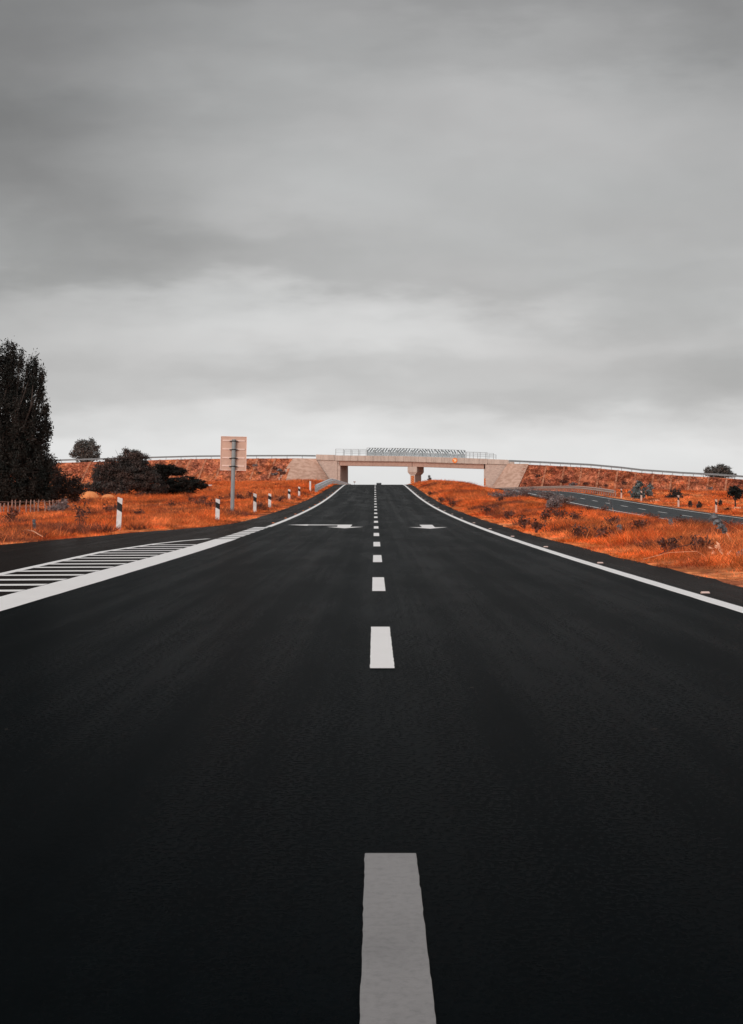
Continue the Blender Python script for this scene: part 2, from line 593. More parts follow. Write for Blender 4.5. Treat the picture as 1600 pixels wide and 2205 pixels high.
def Z_at(py, Y):
    return H + (VY - py) * Y / F


def hit(px, py, y0=20.0, y1=1500.0):
    """where the ground lies along a measured direction"""
    Ys = np.arange(y0, y1, 0.5)
    d = Z_at(py, Ys) - ground(X_at(px, Ys), Ys)
    k = np.argmax(d < 0)
    Y = Ys[k] if d[k] < 0 else 700.0
    X = X_at(px, Y)
    return float(X), float(Y), float(ground(X, Y))


# ground sheet
xs = np.unique(np.concatenate([np.linspace(-3000, -300, 10), np.linspace(-300, -60, 25), np.linspace(-60, -26, 35), np.arange(-26, 40, .5),
                               np.linspace(40, 140, 70), np.linspace(140, 3000, 14), [ER - .06, ER + .06, OL - .06, OL + .06, OR_ - .06, OR_ + .06]]))
ys = np.unique(np.concatenate([np.linspace(-60, 30, 40), np.arange(30, 150, 1.5), np.arange(150, 460, 3.0), np.arange(460, 800, 8.0), np.linspace(800, 8000, 30)]))
GX, GY = np.meshgrid(xs, ys)
GZ = ground(GX, GY)
sunk = on_road(GX, GY, -.02)
GZ = np.where(sunk, GZ - .14, GZ)
g = grid('ground', np.stack([GX, GY, GZ], -1), M['soil'])
tag(g, kind='structure')

# ------------------------------------------------------------------ main road and its painted markings
rows = np.unique(np.concatenate([np.arange(-40, 130, 1.5), np.arange(130, 460, 2.0), np.arange(460, 1300, 10)]))
ux = np.linspace(0, 1, 15)
RP = np.zeros((len(rows), len(ux) + 6, 3))
for i, y in enumerate(rows):
    l = float(eL(y)) + .10 * (vnoise(y / 2.3, 5.5, 3) - .5) * 2
    r = ER + .11 * (vnoise(y / 1.9, 9.5, 4) - .5) * 2
    x = np.concatenate([[l], np.linspace(l, r, len(ux) + 4)[0:], [r]])[:len(ux) + 6]
    RP[i, :, 0], RP[i, :, 1], RP[i, :, 2] = x, y, zr(y)
    RP[i, 0, 2] -= .12
    RP[i, -1, 2] -= .12
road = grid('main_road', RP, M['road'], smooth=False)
tag(road, kind='structure')
LIFT = .005
wob = lambda y, s: .012 * (vnoise(y * 11.0, s * 3.7, 6) - .5) * 2 + .003 * (vnoise(y * 1.3, s * 5.1, 8) - .5) * 2


def strip(name, xa, xb, ya, yb, mat, parent, zf, lift=LIFT, step=.5, ragged=1.0, sd=1.0):
    n = max(2, int((yb - ya) / step) + 1)
    Y = np.linspace(ya, yb, n)
    fa = xa(Y) if callable(xa) else np.full(n, xa)
    fb = xb(Y) if callable(xb) else np.full(n, xb)
    fa = fa + np.array([wob(y, sd) for y in Y]) * ragged
    fb = fb + np.array([wob(y, sd + 7) for y in Y]) * ragged
    P = np.stack([np.stack([fa, Y, zf(fa, Y) + lift], -1), np.stack([fb, Y, zf(fb, Y) + lift], -1)], 1)
    return grid(name, P, mat, parent, smooth=False)


main_z = lambda X, Y: zr(Y)
CX = 0.05
strip('lane_dash', CX - .082, CX + .082, 2.75, 8.52, M['vignetted'], road, main_z, step=.02, ragged=.14, sd=3)
for k in range(1, 45):
    strip('lane_dash', CX - .082, CX + .082, 2.85 + 15 * k, 8.65 + 15 * k, M['white'], road, main_z, step=.06 if k < 5 else 1.0, ragged=.18, sd=3 + k)
strip('edge_line', 3.64, 3.84, 5, 690, M['white'], road, main_z, step=1.0, ragged=.5)
strip('edge_line', -3.96, -3.75, 97, 690, M['white'], road, main_z, step=1.0, ragged=.5)
strip('edge_line', -4.33, -3.76, 10, 73, M['white'], road, main_z, step=1.0, ragged=.6)      # broad line along the slip lane nose
ol = lambda Y: np.interp(Y, [10, 40, 48, 57, 66, 70, 74], [-5.45, -5.56, -5.66, -5.72, -5.36, -5.0, -4.42])
nose = strip('nose_line', lambda Y: ol(Y) - .14, lambda Y: ol(Y) + .02, 12, 73.5, M['white'], road, main_z, step=.8, ragged=.4)
for k in range(24):
    y = 12.3 + 2.28 * k
    if y > 66:
        break
    a, b = float(ol(y)) + .03, -4.34
    MB().add([(a, y - .36, zr(y - .36) + LIFT + .001), (b, y - .16, zr(y - .16) + LIFT + .001), (b, y + .52, zr(y + .52) + LIFT + .001), (a, y + .32, zr(y + .32) + LIFT + .001)],
             [(0, 1, 2, 3)]).build('nose_stripe', M['white'], road)
for k in range(7):
    y = 73.8 + 3.35 * k
    MB().add([(-4.34, y, zr(y) + LIFT), (-3.80, y, zr(y) + LIFT), (-3.80, y + 2.3, zr(y + 2.3) + LIFT), (-4.30, y + 2.3, zr(y + 2.3) + LIFT)],
             [(0, 1, 2, 3)]).build('nose_block', M['white'], road)


def flat(name, poly, parent):
    MB().add([(x, y, zr(y) + LIFT) for x, y in poly], [tuple(range(len(poly)))]).build(name, M['white'], parent)


flat('direction_arrow', [(1.92, 92.6), (2.62, 96.2), (2.16, 96.0), (2.19, 102.2), (1.70, 102.2), (1.70, 96.0), (1.22, 96.2)], road)
flat('direction_arrow', [(-1.06, 93.6), (-.40, 97.0), (-.88, 96.9), (-.86, 102.6), (-2.55, 102.9), (-2.6, 103.3), (-3.32, 102.2), (-2.50, 99.9),
                         (-2.52, 101.0), (-1.40, 101.0), (-1.36, 97.0), (-1.75, 97.0)], road)


def stud(mat, label, group):
    r = empty('road_stud', (0, 0, 0), label, 'road stud', group)
    b = MB()
    b.hexa([(-.055, -.05, 0), (.055, -.05, 0), (.055, .05, 0), (-.055, .05, 0), (-.045, -.03, .022), (.045, -.03, .022), (.045, .03, .022), (-.045, .03, .022)])
    b.build('housing', M['pinkpost'], r)
    MB().hexa([(-.05, -.056, .002), (.05, -.056, .002), (.05, -.052, .002), (-.05, -.052, .002), (-.045, -.036, .021), (.045, -.036, .021), (.045, -.032, .021), (-.045, -.032, .021)]).build('reflector', mat, r)
    return r


s0 = stud(M['stud_w'], 'small pale reflector stud just outside the right hand white edge line', 'road studs along the right edge line')
s0.location = (3.97, 32.2, zr(32.2))
for k in range(1, 20):
    y = 32.2 + 15 * k
    copy_thing(s0, (3.97, y, zr(y)))
s1 = stud(M['stud_o'], 'small orange reflector stud beside the left white edge line', 'road studs along the left edge line')
s1.location = (-4.06, 107.2, zr(107.2))
for k in range(1, 14):
    y = 107.2 + 15 * k
    copy_thing(s1, (-4.06, y, zr(y)))

# ------------------------------------------------------------------ far carriageway
rows = np.concatenate([np.arange(20, 460, 4.0), np.arange(460, 1200, 20)])
cols = np.linspace(OL, OR_, 9)
PX, PY = np.meshgrid(cols, rows)
fz = lambda X, Y: zr(Y) - .53 - .42 * np.clip((X - OL) / (OR_ - OL), 0, 1) + .02
road2 = grid('far_carriageway', np.stack([PX, PY, fz(PX, PY)], -1), M['road2'], smooth=False)
tag(road2, kind='structure')
strip('edge_line', 17.06, 17.27, 25, 600, M['white'], road2, fz, step=3, ragged=.5)
strip('edge_line', 24.53, 24.74, 25, 600, M['white'], road2, fz, step=3, ragged=.5)
for k in range(4, 40):
    strip('lane_dash', 20.82, 20.98, 101.5 + 15 * (k - 4), 107.5 + 15 * (k - 4), M['white'], road2, fz, step=2, ragged=.4)

# ------------------------------------------------------------------ overpass frame of reference
OA, OB = radians(8), radians(12)
U = np.array([cos(OA), -sin(OA)])
V_ = np.array([sin(OB), cos(OB)])
O = np.array([0.0, 690.0])


def P(s, d, z):
    q = O + s * U + d * V_
    return (q[0], q[1], z)


def s_of(px):
    k = (px - VX) / F
    return k * 690.0 / (U[0] - k * U[1])


def z_of(px, py):
    return H + (VY - py) * (690.0 + s_of(px) * U[1]) / F


TOPPX = [-900, -200, 125, 331, 420, 530, 640, 681, 721, 872, 1001, 1050, 1093, 1172, 1270, 1340, 1380, 1469, 1540, 1600, 1900, 2600]
TOPPY = [1060, 1011, 996.8, 990.7, 988.3, 987.3, 987, 987.5, 988, 990, 994, 996, 998.5, 1002, 1007, 1013.4, 1018.3, 1024.5, 1028.2, 1032.5, 1056, 1080]
TS = np.array([s_of(p) for p in TOPPX])
TZ = np.array([z_of(p, q) for p, q in zip(TOPPX, TOPPY)])
ptop = lambda s: np.interp(s, [-16, -10.4, 8, 21, 29.2, 36], [12.62, 12.46, 12.20, 11.75, 11.47, 11.2])


def ztop(s):
    return float(np.interp(s, TS, TZ))


# embankments (front slope 1:1.5, crown 9 m deep, rear slope)
SLOPE = 1.5


def slope_z(s, d):
    return ztop(s) + (d / SLOPE if d < 0 else 0.0)


def embank(s0, s1, seed):
    ss = np.linspace(s0, s1, 140)
    dd = np.concatenate([np.linspace(-19, 0, 34), [.4, 9.5, 12, 30]])
    A = np.zeros((len(dd), len(ss), 3))
    for i, d in enumerate(dd):
        for j, s in enumerate(ss):
            z = ztop(s) + (d / SLOPE if d < 0 else -max(0, d - 9.5) / SLOPE)
            if -18 < d < -.3 and min(abs(s + 21.2), abs(s - 38.7)) > 3.2:
                z += (vnoise(s / 2.5, d / 1.2, seed) - .5) * .5 + (vnoise(s / .9, d / .5, seed + 1) - .5) * .22
            A[i, j] = P(s, d, z)
    e = grid('embankment', A, M['slope'])
    return tag(e, kind='structure')


embank(s_of(-900), -21.2, 20)
embank(38.7, s_of(2600), 30)
for s0, s1 in ((-21.2, -12.0), (31.0, 38.7)):
    n = 12
    ss = np.linspace(s0, s1, n)
    A = np.array([[P(s, d, (ztop(s) if k else ztop(s) - 8.0)) for s in ss] for d, k in ((.62, 0), (.62, 1), (9.5, 1), (9.5, 0))])
    tag(grid('embankment_crown', A, M['slope'], smooth=False), kind='structure')

# ------------------------------------------------------------------ overpass bridge
br = empty('overpass_bridge', P(9.6, 5, 4), 'long pale concrete overpass bridge spanning both carriageways beyond the crest', 'bridge')
br_loc = np.array(br.location)


def bpart(mb, name, mat, parent=None, bevel=0.0):
    par = parent or br
    base = br_loc
    mb.v = [tuple(np.array(p) - base) for p in mb.v]
    return mb.build(name, mat, par, bevel=bevel)


def slab(mb, s0, s1, d0, d1, zb, zt, n=1):
    """a block along the bridge axis; zb, zt are functions of s"""
    ss = np.linspace(s0, s1, n + 1)
    v, f = [], []
    for s in ss:
        v += [P(s, d0, zb(s)), P(s, d1, zb(s)), P(s, d1, zt(s)), P(s, d0, zt(s))]
    for i in range(n):
        for k in range(4):
            k2 = (k + 1) % 4
            f.append((4 * i + k, 4 * i + k2, 4 * i + 4 + k2, 4 * i + 4 + k))
    f += [(3, 2, 1, 0), (4 * n, 4 * n + 1, 4 * n + 2, 4 * n + 3)]
    mb.add(v, f)
    return mb


off = lambda k: (lambda s: float(ptop(s)) - k)
const = lambda k: (lambda s: k)
WID = 10.4
deck = MB()
slab(deck, -10.3, 29.1, .35, WID - .35, off(1.36), off(1.0), 20)
bpart(deck, 'deck', M['concrete'])
for d0, d1 in ((0, .34), (WID - .34, WID)):
    # panels of the parapet divided by thin joints
    pp = MB()
    e = np.linspace(-10.3, 29.1, 21)
    for a, b in zip(e[:-1], e[1:]):
        slab(pp, a + .02, b - .02, d0, d1, off(1.37), off(0), 1)
    bpart(pp, 'parapet', M['concrete'])
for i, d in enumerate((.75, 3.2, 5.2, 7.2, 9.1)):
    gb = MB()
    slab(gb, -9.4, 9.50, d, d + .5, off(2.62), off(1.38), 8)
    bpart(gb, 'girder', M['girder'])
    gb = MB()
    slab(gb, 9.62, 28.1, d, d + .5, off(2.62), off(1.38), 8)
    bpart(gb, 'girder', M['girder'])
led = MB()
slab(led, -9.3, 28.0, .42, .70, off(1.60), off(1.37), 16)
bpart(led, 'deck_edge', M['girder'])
# abutments
ab = MB()
slab(ab, -10.45, -9.12, .55, WID - .5, const(2.6), off(2.64))
slab(ab, -10.45, -9.50, .6, WID - .6, off(2.63), off(1.40))
bpart(ab, 'abutment', M['concrete2'])
ab = MB()
slab(ab, 28.12, 29.3, .55, WID - .5, const(2.6), off(2.64))
slab(ab, 28.45, 29.3, .6, WID - .6, off(2.63), off(1.40))
bpart(ab, 'abutment', M['concrete2'])
for s0, s1 in ((-21, -9.9), (28.6, 40)):
    ww = MB()
    slab(ww, s0, s1, .30, .54, const(2.6), (lambda s: min(float(ptop(s)) - 1.36, ztop(s) + .4)) if False else off(1.38), 6)
    bpart(ww, 'wing_wall', M['concrete2'])
for s0, s1 in ((-15.3, -10.4), (29.2, 34.4)):
    ww = MB()
    slab(ww, s0, s1, -.06, .45, off(1.30), off(-.10 if s0 < 0 else .05), 2)
    slab(ww, s0, s1, WID - .45, WID + .06, off(1.30), off(-.10 if s0 < 0 else .05), 2)
    slab(ww, s0, s1, .46, WID - .46, off(1.6), off(1.0), 2)
    bpart(ww, 'end_block', M['concrete'], bevel=.04)
# pier with a flared cap
pr = MB()
slab(pr, 9.02, 10.25, .9, WID - .9, const(2.5), off(4.2), 1)
pier = bpart(pr, 'pier', M['concrete'], bevel=.03)
pc = MB()
v = []
zt_ = float(ptop(9.6))
for s, d0_, z in ((8.45, .55, -2.64), (10.85, .55, -2.64)):
    pass
corn = [(8.42, .5), (10.85, .5), (10.85, WID - .5), (8.42, WID - .5)]
corn2 = [(8.85, .85), (10.42, .85), (10.42, WID - .85), (8.85, WID - .85)]
b0 = [P(s, d, zt_ - 4.65) for s, d in corn2]
b1 = [P(s, d, zt_ - 4.0) for s, d in corn]
b2 = [P(s, d, zt_ - 2.645) for s, d in corn]
pc.add(b0 + b1 + b2, [(3, 2, 1, 0), (8, 9, 10, 11)] + [(k, (k + 1) % 4, (k + 1) % 4 + 4, k + 4) for k in range(4)] + [(k + 4, (k + 1) % 4 + 4, (k + 1) % 4 + 8, k + 8) for k in range(4)])
pco = pc
pco.v = [tuple(np.array(p) - br_loc) for p in pco.v]
cap = pco.build('pier_cap', M['concrete'], pier)


def bar(mb, s0, z0, s1, z1, d, w=.05, th=.04):
    """flat bar in the plane of the railing"""
    dv = np.array([s1 - s0, z1 - z0])
    n = np.array([-dv[1], dv[0]]) / (np.linalg.norm(dv) + 1e-9) * w / 2
    c = [(s0 - n[0], z0 - n[1]), (s1 - n[0], z1 - n[1]), (s1 + n[0], z1 + n[1]), (s0 + n[0], z0 + n[1])]
    mb.add([P(s, d - th / 2, z) for s, z in c] + [P(s, d + th / 2, z) for s, z in c],
           [(0, 1, 2, 3), (7, 6, 5, 4), (0, 4, 5, 1), (1, 5, 6, 2), (2, 6, 7, 3), (3, 7, 4, 0)])


def railing(s0, s1, hgt, n, dd=.17):
    r = MB()
    for s in np.linspace(s0, s1, n):
        bar(r, s, float(ptop(s)) + .005, s, float(ptop(s)) + hgt, dd, .10, .08)
    for q in (.42, .70, .98):
        for a, b in zip(np.linspace(s0, s1, n)[:-1], np.linspace(s0, s1, n)[1:]):
            bar(r, a + .06, float(ptop(a)) + hgt * q, b - .06, float(ptop(b)) + hgt * q, dd, .07 if q > .9 else .05, .05)
    return r


bpart(railing(-10.2, -2.3, 1.66, 5), 'railing', M['steel_dark'])
bpart(railing(23.7, 29.0, 1.66, 4), 'railing', M['steel_dark'])
bpart(railing(29.5, 31.3, 1.15, 2), 'railing', M['steel_dark'])
for q in (-10.2, ):
    bpart(railing(-10.2, 29.0, 1.6, 20, WID - .17), 'railing', M['steel_dark'])
# mesh safety screen over the spans
sc = MB()
h1 = 2.02
ps = np.linspace(-2.05, 23.4, 14)
for s in ps:
    bar(sc, s, float(ptop(s)) + .005, s, float(ptop(s)) + h1, .17, .11, .09)
for a, b in zip(ps[:-1], ps[1:]):
    for q in (.04, .50, 1.0):
        bar(sc, a + .06, float(ptop(a)) + h1 * q, b - .06, float(ptop(b)) + h1 * q, .17, .085, .07)
screen = bpart(sc, 'screen_frame', M['steel_dark'])
for i, (a, b) in enumerate(zip(ps[:-1], ps[1:])):
    for band in (0, 1):
        pm = MB()
        za = lambda s: float(ptop(s)) + h1 * (.07 if band == 0 else .53)
        zb = lambda s: float(ptop(s)) + h1 * (.47 if band == 0 else .97)
        step = .30 if band == 0 else .74
        lean = .80 if (i < 7 or band == 0) else -.7
        lean *= 1 + .3 * sin(i * 2.1)
        s = a - .7
        while s < b + .7:
            e0, e1 = s, s + lean
            lo, hi = (e0, e1)
            # clip to the bay
            q0 = q1 = None
            t0, t1 = 0.0, 1.0
            for (val, sign) in ((a + .07, 1), (b - .07, -1)):
                f0, f1 = (lo - val) * sign, (hi - val) * sign
                if f0 < 0 and f1 < 0:
                    t0 = 2
                elif f0 < 0:
                    t0 = max(t0, f0 / (f0 - f1))
                elif f1 < 0:
                    t1 = min(t1, f0 / (f0 - f1))
            if t1 - t0 > .08 and t0 < 1.5:
                sa, sb = lo + (hi - lo) * t0, lo + (hi - lo) * t1
                za0 = za(s) + (zb(s) - za(s)) * t0
                zb0 = za(s) + (zb(s) - za(s)) * t1
                bar(pm, sa, za0, sb, zb0, .17 + (.015 if band else 0), .11 if band == 0 else .30, .012)
            s += step
        if band == 0:
            s = a + .1
            while s < b - .3:
                bar(pm, s + .28, za(s), s, zb(s), .20, .09, .012)
                s += .30
        pm.v = [tuple(np.array(p) - br_loc) for p in pm.v]
        pm.build('mesh_panel', M['tin'], screen)

# round orange sign bolted to the parapet
rs = empty('round_sign', P(s_of(979.5), -.10, z_of(979.5, 991.5)), 'round orange sign fixed on the outside of the overpass parapet', 'sign', rz=-OA)
disc = [(cos(a) * .66, sin(a) * .66) for a in np.linspace(0, 2 * pi, 29)[:-1]]
MB().prism(disc, 0, .06).build('sign_plate', M['orange_sign'], rs)
MB().prism([(-.05, .36), (.20, .30), (.38, .08), (.30, -.2), (.05, -.26), (-.28, -.3), (-.02, -.08), (-.22, .10)], -.012, -.004).build('sign_mark', M['cream'], rs)
MB().prism([(cos(a) * .15 - .30, sin(a) * .12 + .30) for a in np.linspace(0, 2 * pi, 13)[:-1]], -.012, -.004).build('sign_mark', M['cream'], rs)


def hazard(loc, w, h, label):
    r = empty('hazard_marker', loc, label, 'sign', 'hazard markers on the overpass supports', rz=-OA)
    MB().box(0, w, 0, .03, 0, h).build('plate', M['orange_sign'], r)
    n = 4
    for k in range(n):
        z = h * (k + .15) / n
        MB().prism([(0.02, z), (w - .02, z + w * .55), (w - .02, min(h - .01, z + w * .55 + h / n * .42)), (.02, z + h / n * .42)], -.010, -.004).build('stripe', M['dark_film'], r)


hazard(P(9.25, .86, 5.3), .80, 1.85, 'orange and dark striped hazard marker on the front of the central overpass pier')
hazard(P(28.14, .50, 4.7), .55, 1.75, 'narrow striped hazard marker on the right hand overpass abutment')


# stone pitched cones beside the abutments
def cone(st0, st1, sb0, sb1, dmax, flip, label):
    n, mrow = 40, 26
    A = np.zeros((mrow, n, 3))
    for j in range(n):
        q = j / (n - 1)
        top = st0 + (st1 - st0) * q
        bs = sb0 + (sb1 - sb0) * (sin(q * pi / 2) if not flip else 1 - cos(q * pi / 2))
        bd = -dmax * (cos(q * pi / 2) if not flip else sin(q * pi / 2)) - .25
        zt = min(ztop(top) + .28, float(ptop(top)) - 1.0)
        for i in range(mrow):
            k = i / (mrow - 1)
            z = zt + (zt - dmax / SLOPE - .15 - zt) * k
            s = top + (bs - top) * k
            d = -.22 + (bd + .22) * k
            rough = (vnoise(s * 1.1, z * 1.8, 40) - .5) * .16 if 0 < i else 0
            A[i, j] = P(s, d - rough, z)
    o = grid('stone_cone', A, M['stone'], smooth=False)
    return tag(o, label, 'stone slope')


cone(-21.3, -15.4, -24.4, -10.2, 11.5, False, 'beige stone pitched slope left of the overpass abutment')
cone(34.4, 39.8, 29.0, 38.0, 11.5, True, 'beige stone pitched slope right of the overpass abutment')


# drain chutes down the slopes
def chute(s, side, label):
    z0 = ztop(s)
    r = empty('drain_chute', P(s, -.1, z0), label, 'drain', 'pale drain chutes on the ' + side + ' embankment')
    base = np.array(r.location)
    mb = MB()
    L = 8.4
    for (a, b, hh) in ((-.20, -.11, .27), (.11, .20, .27), (-.11, .11, .15)):
        c = []
        for d in (-.2, -L):
            z = z0 + d / SLOPE
            c += [P(s + a, d, z - .3), P(s + b, d, z - .3), P(s + b, d, z + hh), P(s + a, d, z + hh)]
        mb.add([np.array(p) - base for p in c], [(0, 1, 2, 3), (7, 6, 5, 4), (0, 4, 5, 1), (1, 5, 6, 2), (2, 6, 7, 3), (3, 7, 4, 0)])
    mb.build('channel', M['chute'], r)
    for sg in (-1, 1):
        mb = MB()
        d0_, d1_ = -4.6, -1.6
        q = []
        for (ds, d) in ((sg * .30, d0_), (sg * 1.9, d0_ - 2.6 if sg < 0 else d1_)):
            z = z0 + d / SLOPE
            for w in (-.10, .10):
                for hh in (-.2, .17):
                    q.append(P(s + ds, d + w, z + hh))
        mb.add([np.array(p) - base for p in q], [(0, 2, 3, 1), (4, 5, 7, 6), (0, 1, 5, 4), (2, 6, 7, 3), (1, 3, 7, 5), (0, 4, 6, 2)])
        mb.build('side_rib', M['chute'], r)


for i, p in enumerate((1177, 1216, 1254, 1292, 1331, 1370, 1408, 1447, 1486, 1526, 1565, 1604)):
    w = ['nearest the overpass abutment', 'second from the overpass abutment', 'third from the overpass abutment', 'fourth from the overpass abutment',
         'above the end of the dusty guardrail', 'behind the blue grey shrub', 'just right of the blue grey shrub', 'behind the dark roadside thorn bush',
         'right of the dark roadside thorn bush', 'below the round tree beyond the embankment', 'left of the small roadside tree', 'behind the small roadside tree'][i]
    chute(s_of(p), 'right', 'pale concrete drain chute on the right embankment, ' + w)
for i, p in enumerate((196, 234, 345, 383, 412, 445, 482, 520, 556, 594)):
    w = ['below the round tree behind it', 'second from the tall dark tree', 'behind the thorn bush', 'at the right end of the thorn bush', 'third left of the sign post', 'second left of the sign post',
         'directly behind the sign post', 'just right of the sign post', 'second right of the sign post', 'nearest the stone slope'][i]
    chute(s_of(p), 'left', 'pale concrete drain chute on the left embankment, ' + w)

# ------------------------------------------------------------------ guardrails
WB = [(0, .0), (.075, .035), (.075, .085), (.0, .125), (.0, .185), (.075, .225), (.075, .275), (0, .31), (-.012, .31), (.06, .27), (.06, .23), (-.012, .19), (-.012, .12), (.06, .08), (.06, .04), (-.012, 0)]


def guardrail(path, label, spacing, mat, pmat, flip=1, hbase=.45, drop=1.2, scale=1.0, posts=True, maxp=95):
    path = np.array(path, float)
    g = empty('guardrail', path[0], label, 'guardrail')
    rel = path - path[0]
    tan = np.gradient(rel, axis=0)
    tan /= np.linalg.norm(tan[:, :2], axis=1)[:, None]
    side = np.stack([tan[:, 1], -tan[:, 0]], -1) * flip
    prof = [(a * scale, hbase + z * scale) for a, z in WB]
    MB().sweep(rel, side, prof).build('rail', mat, g)
    L = np.concatenate([[0], np.cumsum(np.linalg.norm(np.diff(rel, axis=0), axis=1))])
    n = min(maxp, int(L[-1] / spacing) + 1)
    proto = None
    for k in range(n):
        q = k * spacing + .15
        p = np.array([np.interp(q, L, rel[:, i]) for i in range(3)])
        sd = np.array([np.interp(q, L, side[:, i]) for i in range(2)])
        c = p - np.array([sd[0], sd[1], 0]) * .10
        if proto is None:
            mb = MB()
            mb.box(-.06, .06, -.06, .06, -drop + hbase, hbase + .30 * scale)
            proto = mb.build('post', pmat, g, loc=c)
        else:
            o = proto.copy()
            COL.objects.link(o)
            o.parent = g
            o.location = c
    return g


yy = np.concatenate([np.arange(258, 460, 3.0), np.arange(460, 640, 8.0)])
guardrail([(-5.62 - .0 * y, y, zr(y) + .02) for y in yy], 'silver guardrail at the left shoulder running over the crest', 4.0, M['rail_new'], M['steel_dark'], 1, .42, .9, 1.15)
def top_rail(pxs, dz, d=.55):
    return [P(s, d, ztop(s) + dz) for s in pxs]


guardrail(top_rail(np.linspace(s_of(-30), -15.5, 70), 0), 'long grey guardrail along the top of the left embankment', 4.0, M['steel_dark'], M['steel_dark'], 1, .52, .9, 1.3)
guardrail(top_rail(np.linspace(34.6, s_of(1680), 70), 0), 'long grey guardrail along the top of the right embankment', 2.6, M['steel_dark'], M['steel_dark'], 1, .52, .9, 1.55)
yy = np.concatenate([np.arange(296, 470, 4.0), np.arange(470, 640, 10.0)])
guardrail([(26.5 + .0 * y, y, float(ground(26.5, y, False)) + .05) for y in yy], 'dusty guardrail on the outer edge of the far carriageway', 3.0, M['rail_tan'], M['stake'], -1, .36, .9, 1.25)

# ------------------------------------------------------------------ delineator posts


def delineator(label, h, w, group, body, banded=True, cat='delineator post'):
    r = empty('delineator_post', (0, 0, 0), label, cat, group)
    sl_ = w * .30
    ya, yb = -w * .40, w * .40
    pts = [(-w / 2, 0), (w / 2, 0), (w / 2, 1)]

    def seg(z0, z1, name, mat, g=0.0, k0=0.0, k1=0.0):
        MB().prism([(-w / 2 - g, z0 + k0), (w / 2 + g, z0 - k0), (w / 2 + g, z1 - k1), (-w / 2 - g, z1 + k1)], ya - g, yb + g).build(name, mat, r, bevel=w * .05)

    seg(-.3, h - sl_ / 2, 'post', body, 0, 0, sl_ / 2)
    if banded:
        seg(h * .575, h * .815, 'band', M['pblack'], .004, sl_, sl_)
    return r


posts = [(255, 1146, 90, 1.14, 1.8, 'largest black banded white marker post on the left verge, nearest the camera'),
         (468, 1126, 110, 1.0, 1.0, 'second black banded white marker post, standing before the sign pole'),
         (548.5, 1103, 143, 1.02, .6, 'black banded white marker post just right of the sign pole'),
         (580.5, 1097, 163, .98, 1.0, 'fourth black banded white marker post, between sign pole and litter heap'),
         (622.5, 1084, 200, 1.05, .5, 'fifth black banded white marker post beside the pale litter'),
         (644, 1074, 226, 1.0, .5, 'sixth and farthest black banded white marker post before the guardrail')]
pm0 = None
for px, py, Y, h, lean, lab in posts:
    X = X_at(px, Y)
    z = float(ground(X, Y))
    if pm0 is None:
        pm0 = delineator(lab, 1.10, .165, 'black and white marker posts on the left verge', M['pwhite'])
        pm0.location = (X, Y, z)
        pm0.rotation_euler = (0, radians(3.0), radians(8))
    else:
        hz = max(.9, (Z_at(py, Y) + h - z)) / 1.10
        copy_thing(pm0, (X, Y, z), lab, rot=(radians(1), radians(lean), radians(6 + lean * 4)), sc=(1, 1, hz))
X, Y = X_at(668, 266), 266
d7 = delineator('plain white marker post without band beside the start of the silver guardrail', 1.05, .17, None, M['pwhite'], False)
d7.location = (X, Y, float(ground(X, Y)))
pk = None
for px, py, lab in ((1338, 1071, 'pale marker post beside the end of the dusty guardrail'), (1381, 1077, 'pale marker post in front of the blue grey shrub'),
                    (1461, 1086, 'pale marker post in front of the dark thorn bush'), (1542, 1100, 'pale marker post nearest, left of the small roadside tree')):
    Y = 26.5 * F / (px - VX)
    z = float(ground(26.5, Y))
    if pk is None:
        pk = delineator(lab, 1.05, .16, 'dusty marker posts beyond the far carriageway', M['pinkpost'])
        pk.location = (26.5, Y, z)
    else:
        copy_thing(pk, (26.5, Y, z), lab)

# ------------------------------------------------------------------ the road sign seen from behind
SX, SY = X_at(500, 141), 141.0
sz = float(ground(SX, SY))
sg = empty('road_sign', (SX, SY, sz), 'tall rectangular road sign seen from its bare back on a grey pole', 'road sign', rz=radians(4))
sg.rotation_euler = (0, radians(1.3), radians(4))
MB().tube([(0, 0, -.4), (0, 0, Z_at(946, SY) - sz)], .105, 20).build('pole', M['pole'], sg)
zb_, zt2 = Z_at(1012, SY) - sz, Z_at(940.5, SY) - sz
PW = .66
pn = MB()
pn.box(-PW, PW, .15, .155, zb_, zt2)
panel = pn.build('panel', M['signback'], sg)
fr = MB()
for a in ((-PW - .025, -PW, zb_, zt2), (PW, PW + .025, zb_, zt2), (-PW - .025, PW + .025, zb_ - .025, zb_), (-PW - .025, PW + .025, zt2, zt2 + .025)):
    fr.box(a[0], a[1], .12, .16, a[2], a[3])
fr.build('rim', M['signrib'], panel)
for q in (.115, .37, .63, .875):
    z = zt2 - (zt2 - zb_) * q
    MB().box(-PW + .07, PW - .07, .115, .148, z - .035, z + .035).build('rib', M['signrib'], panel)
    c = MB()
    c.tube([(0, 0, z - .055), (0, 0, z + .0)], .118, 20)
    c.box(-.22, -.119, .02, .110, z - .055, z - .01)
    c.box(.119, .22, .02, .110, z - .055, z - .01)
    c.build('clamp', M['pblack'], sg)

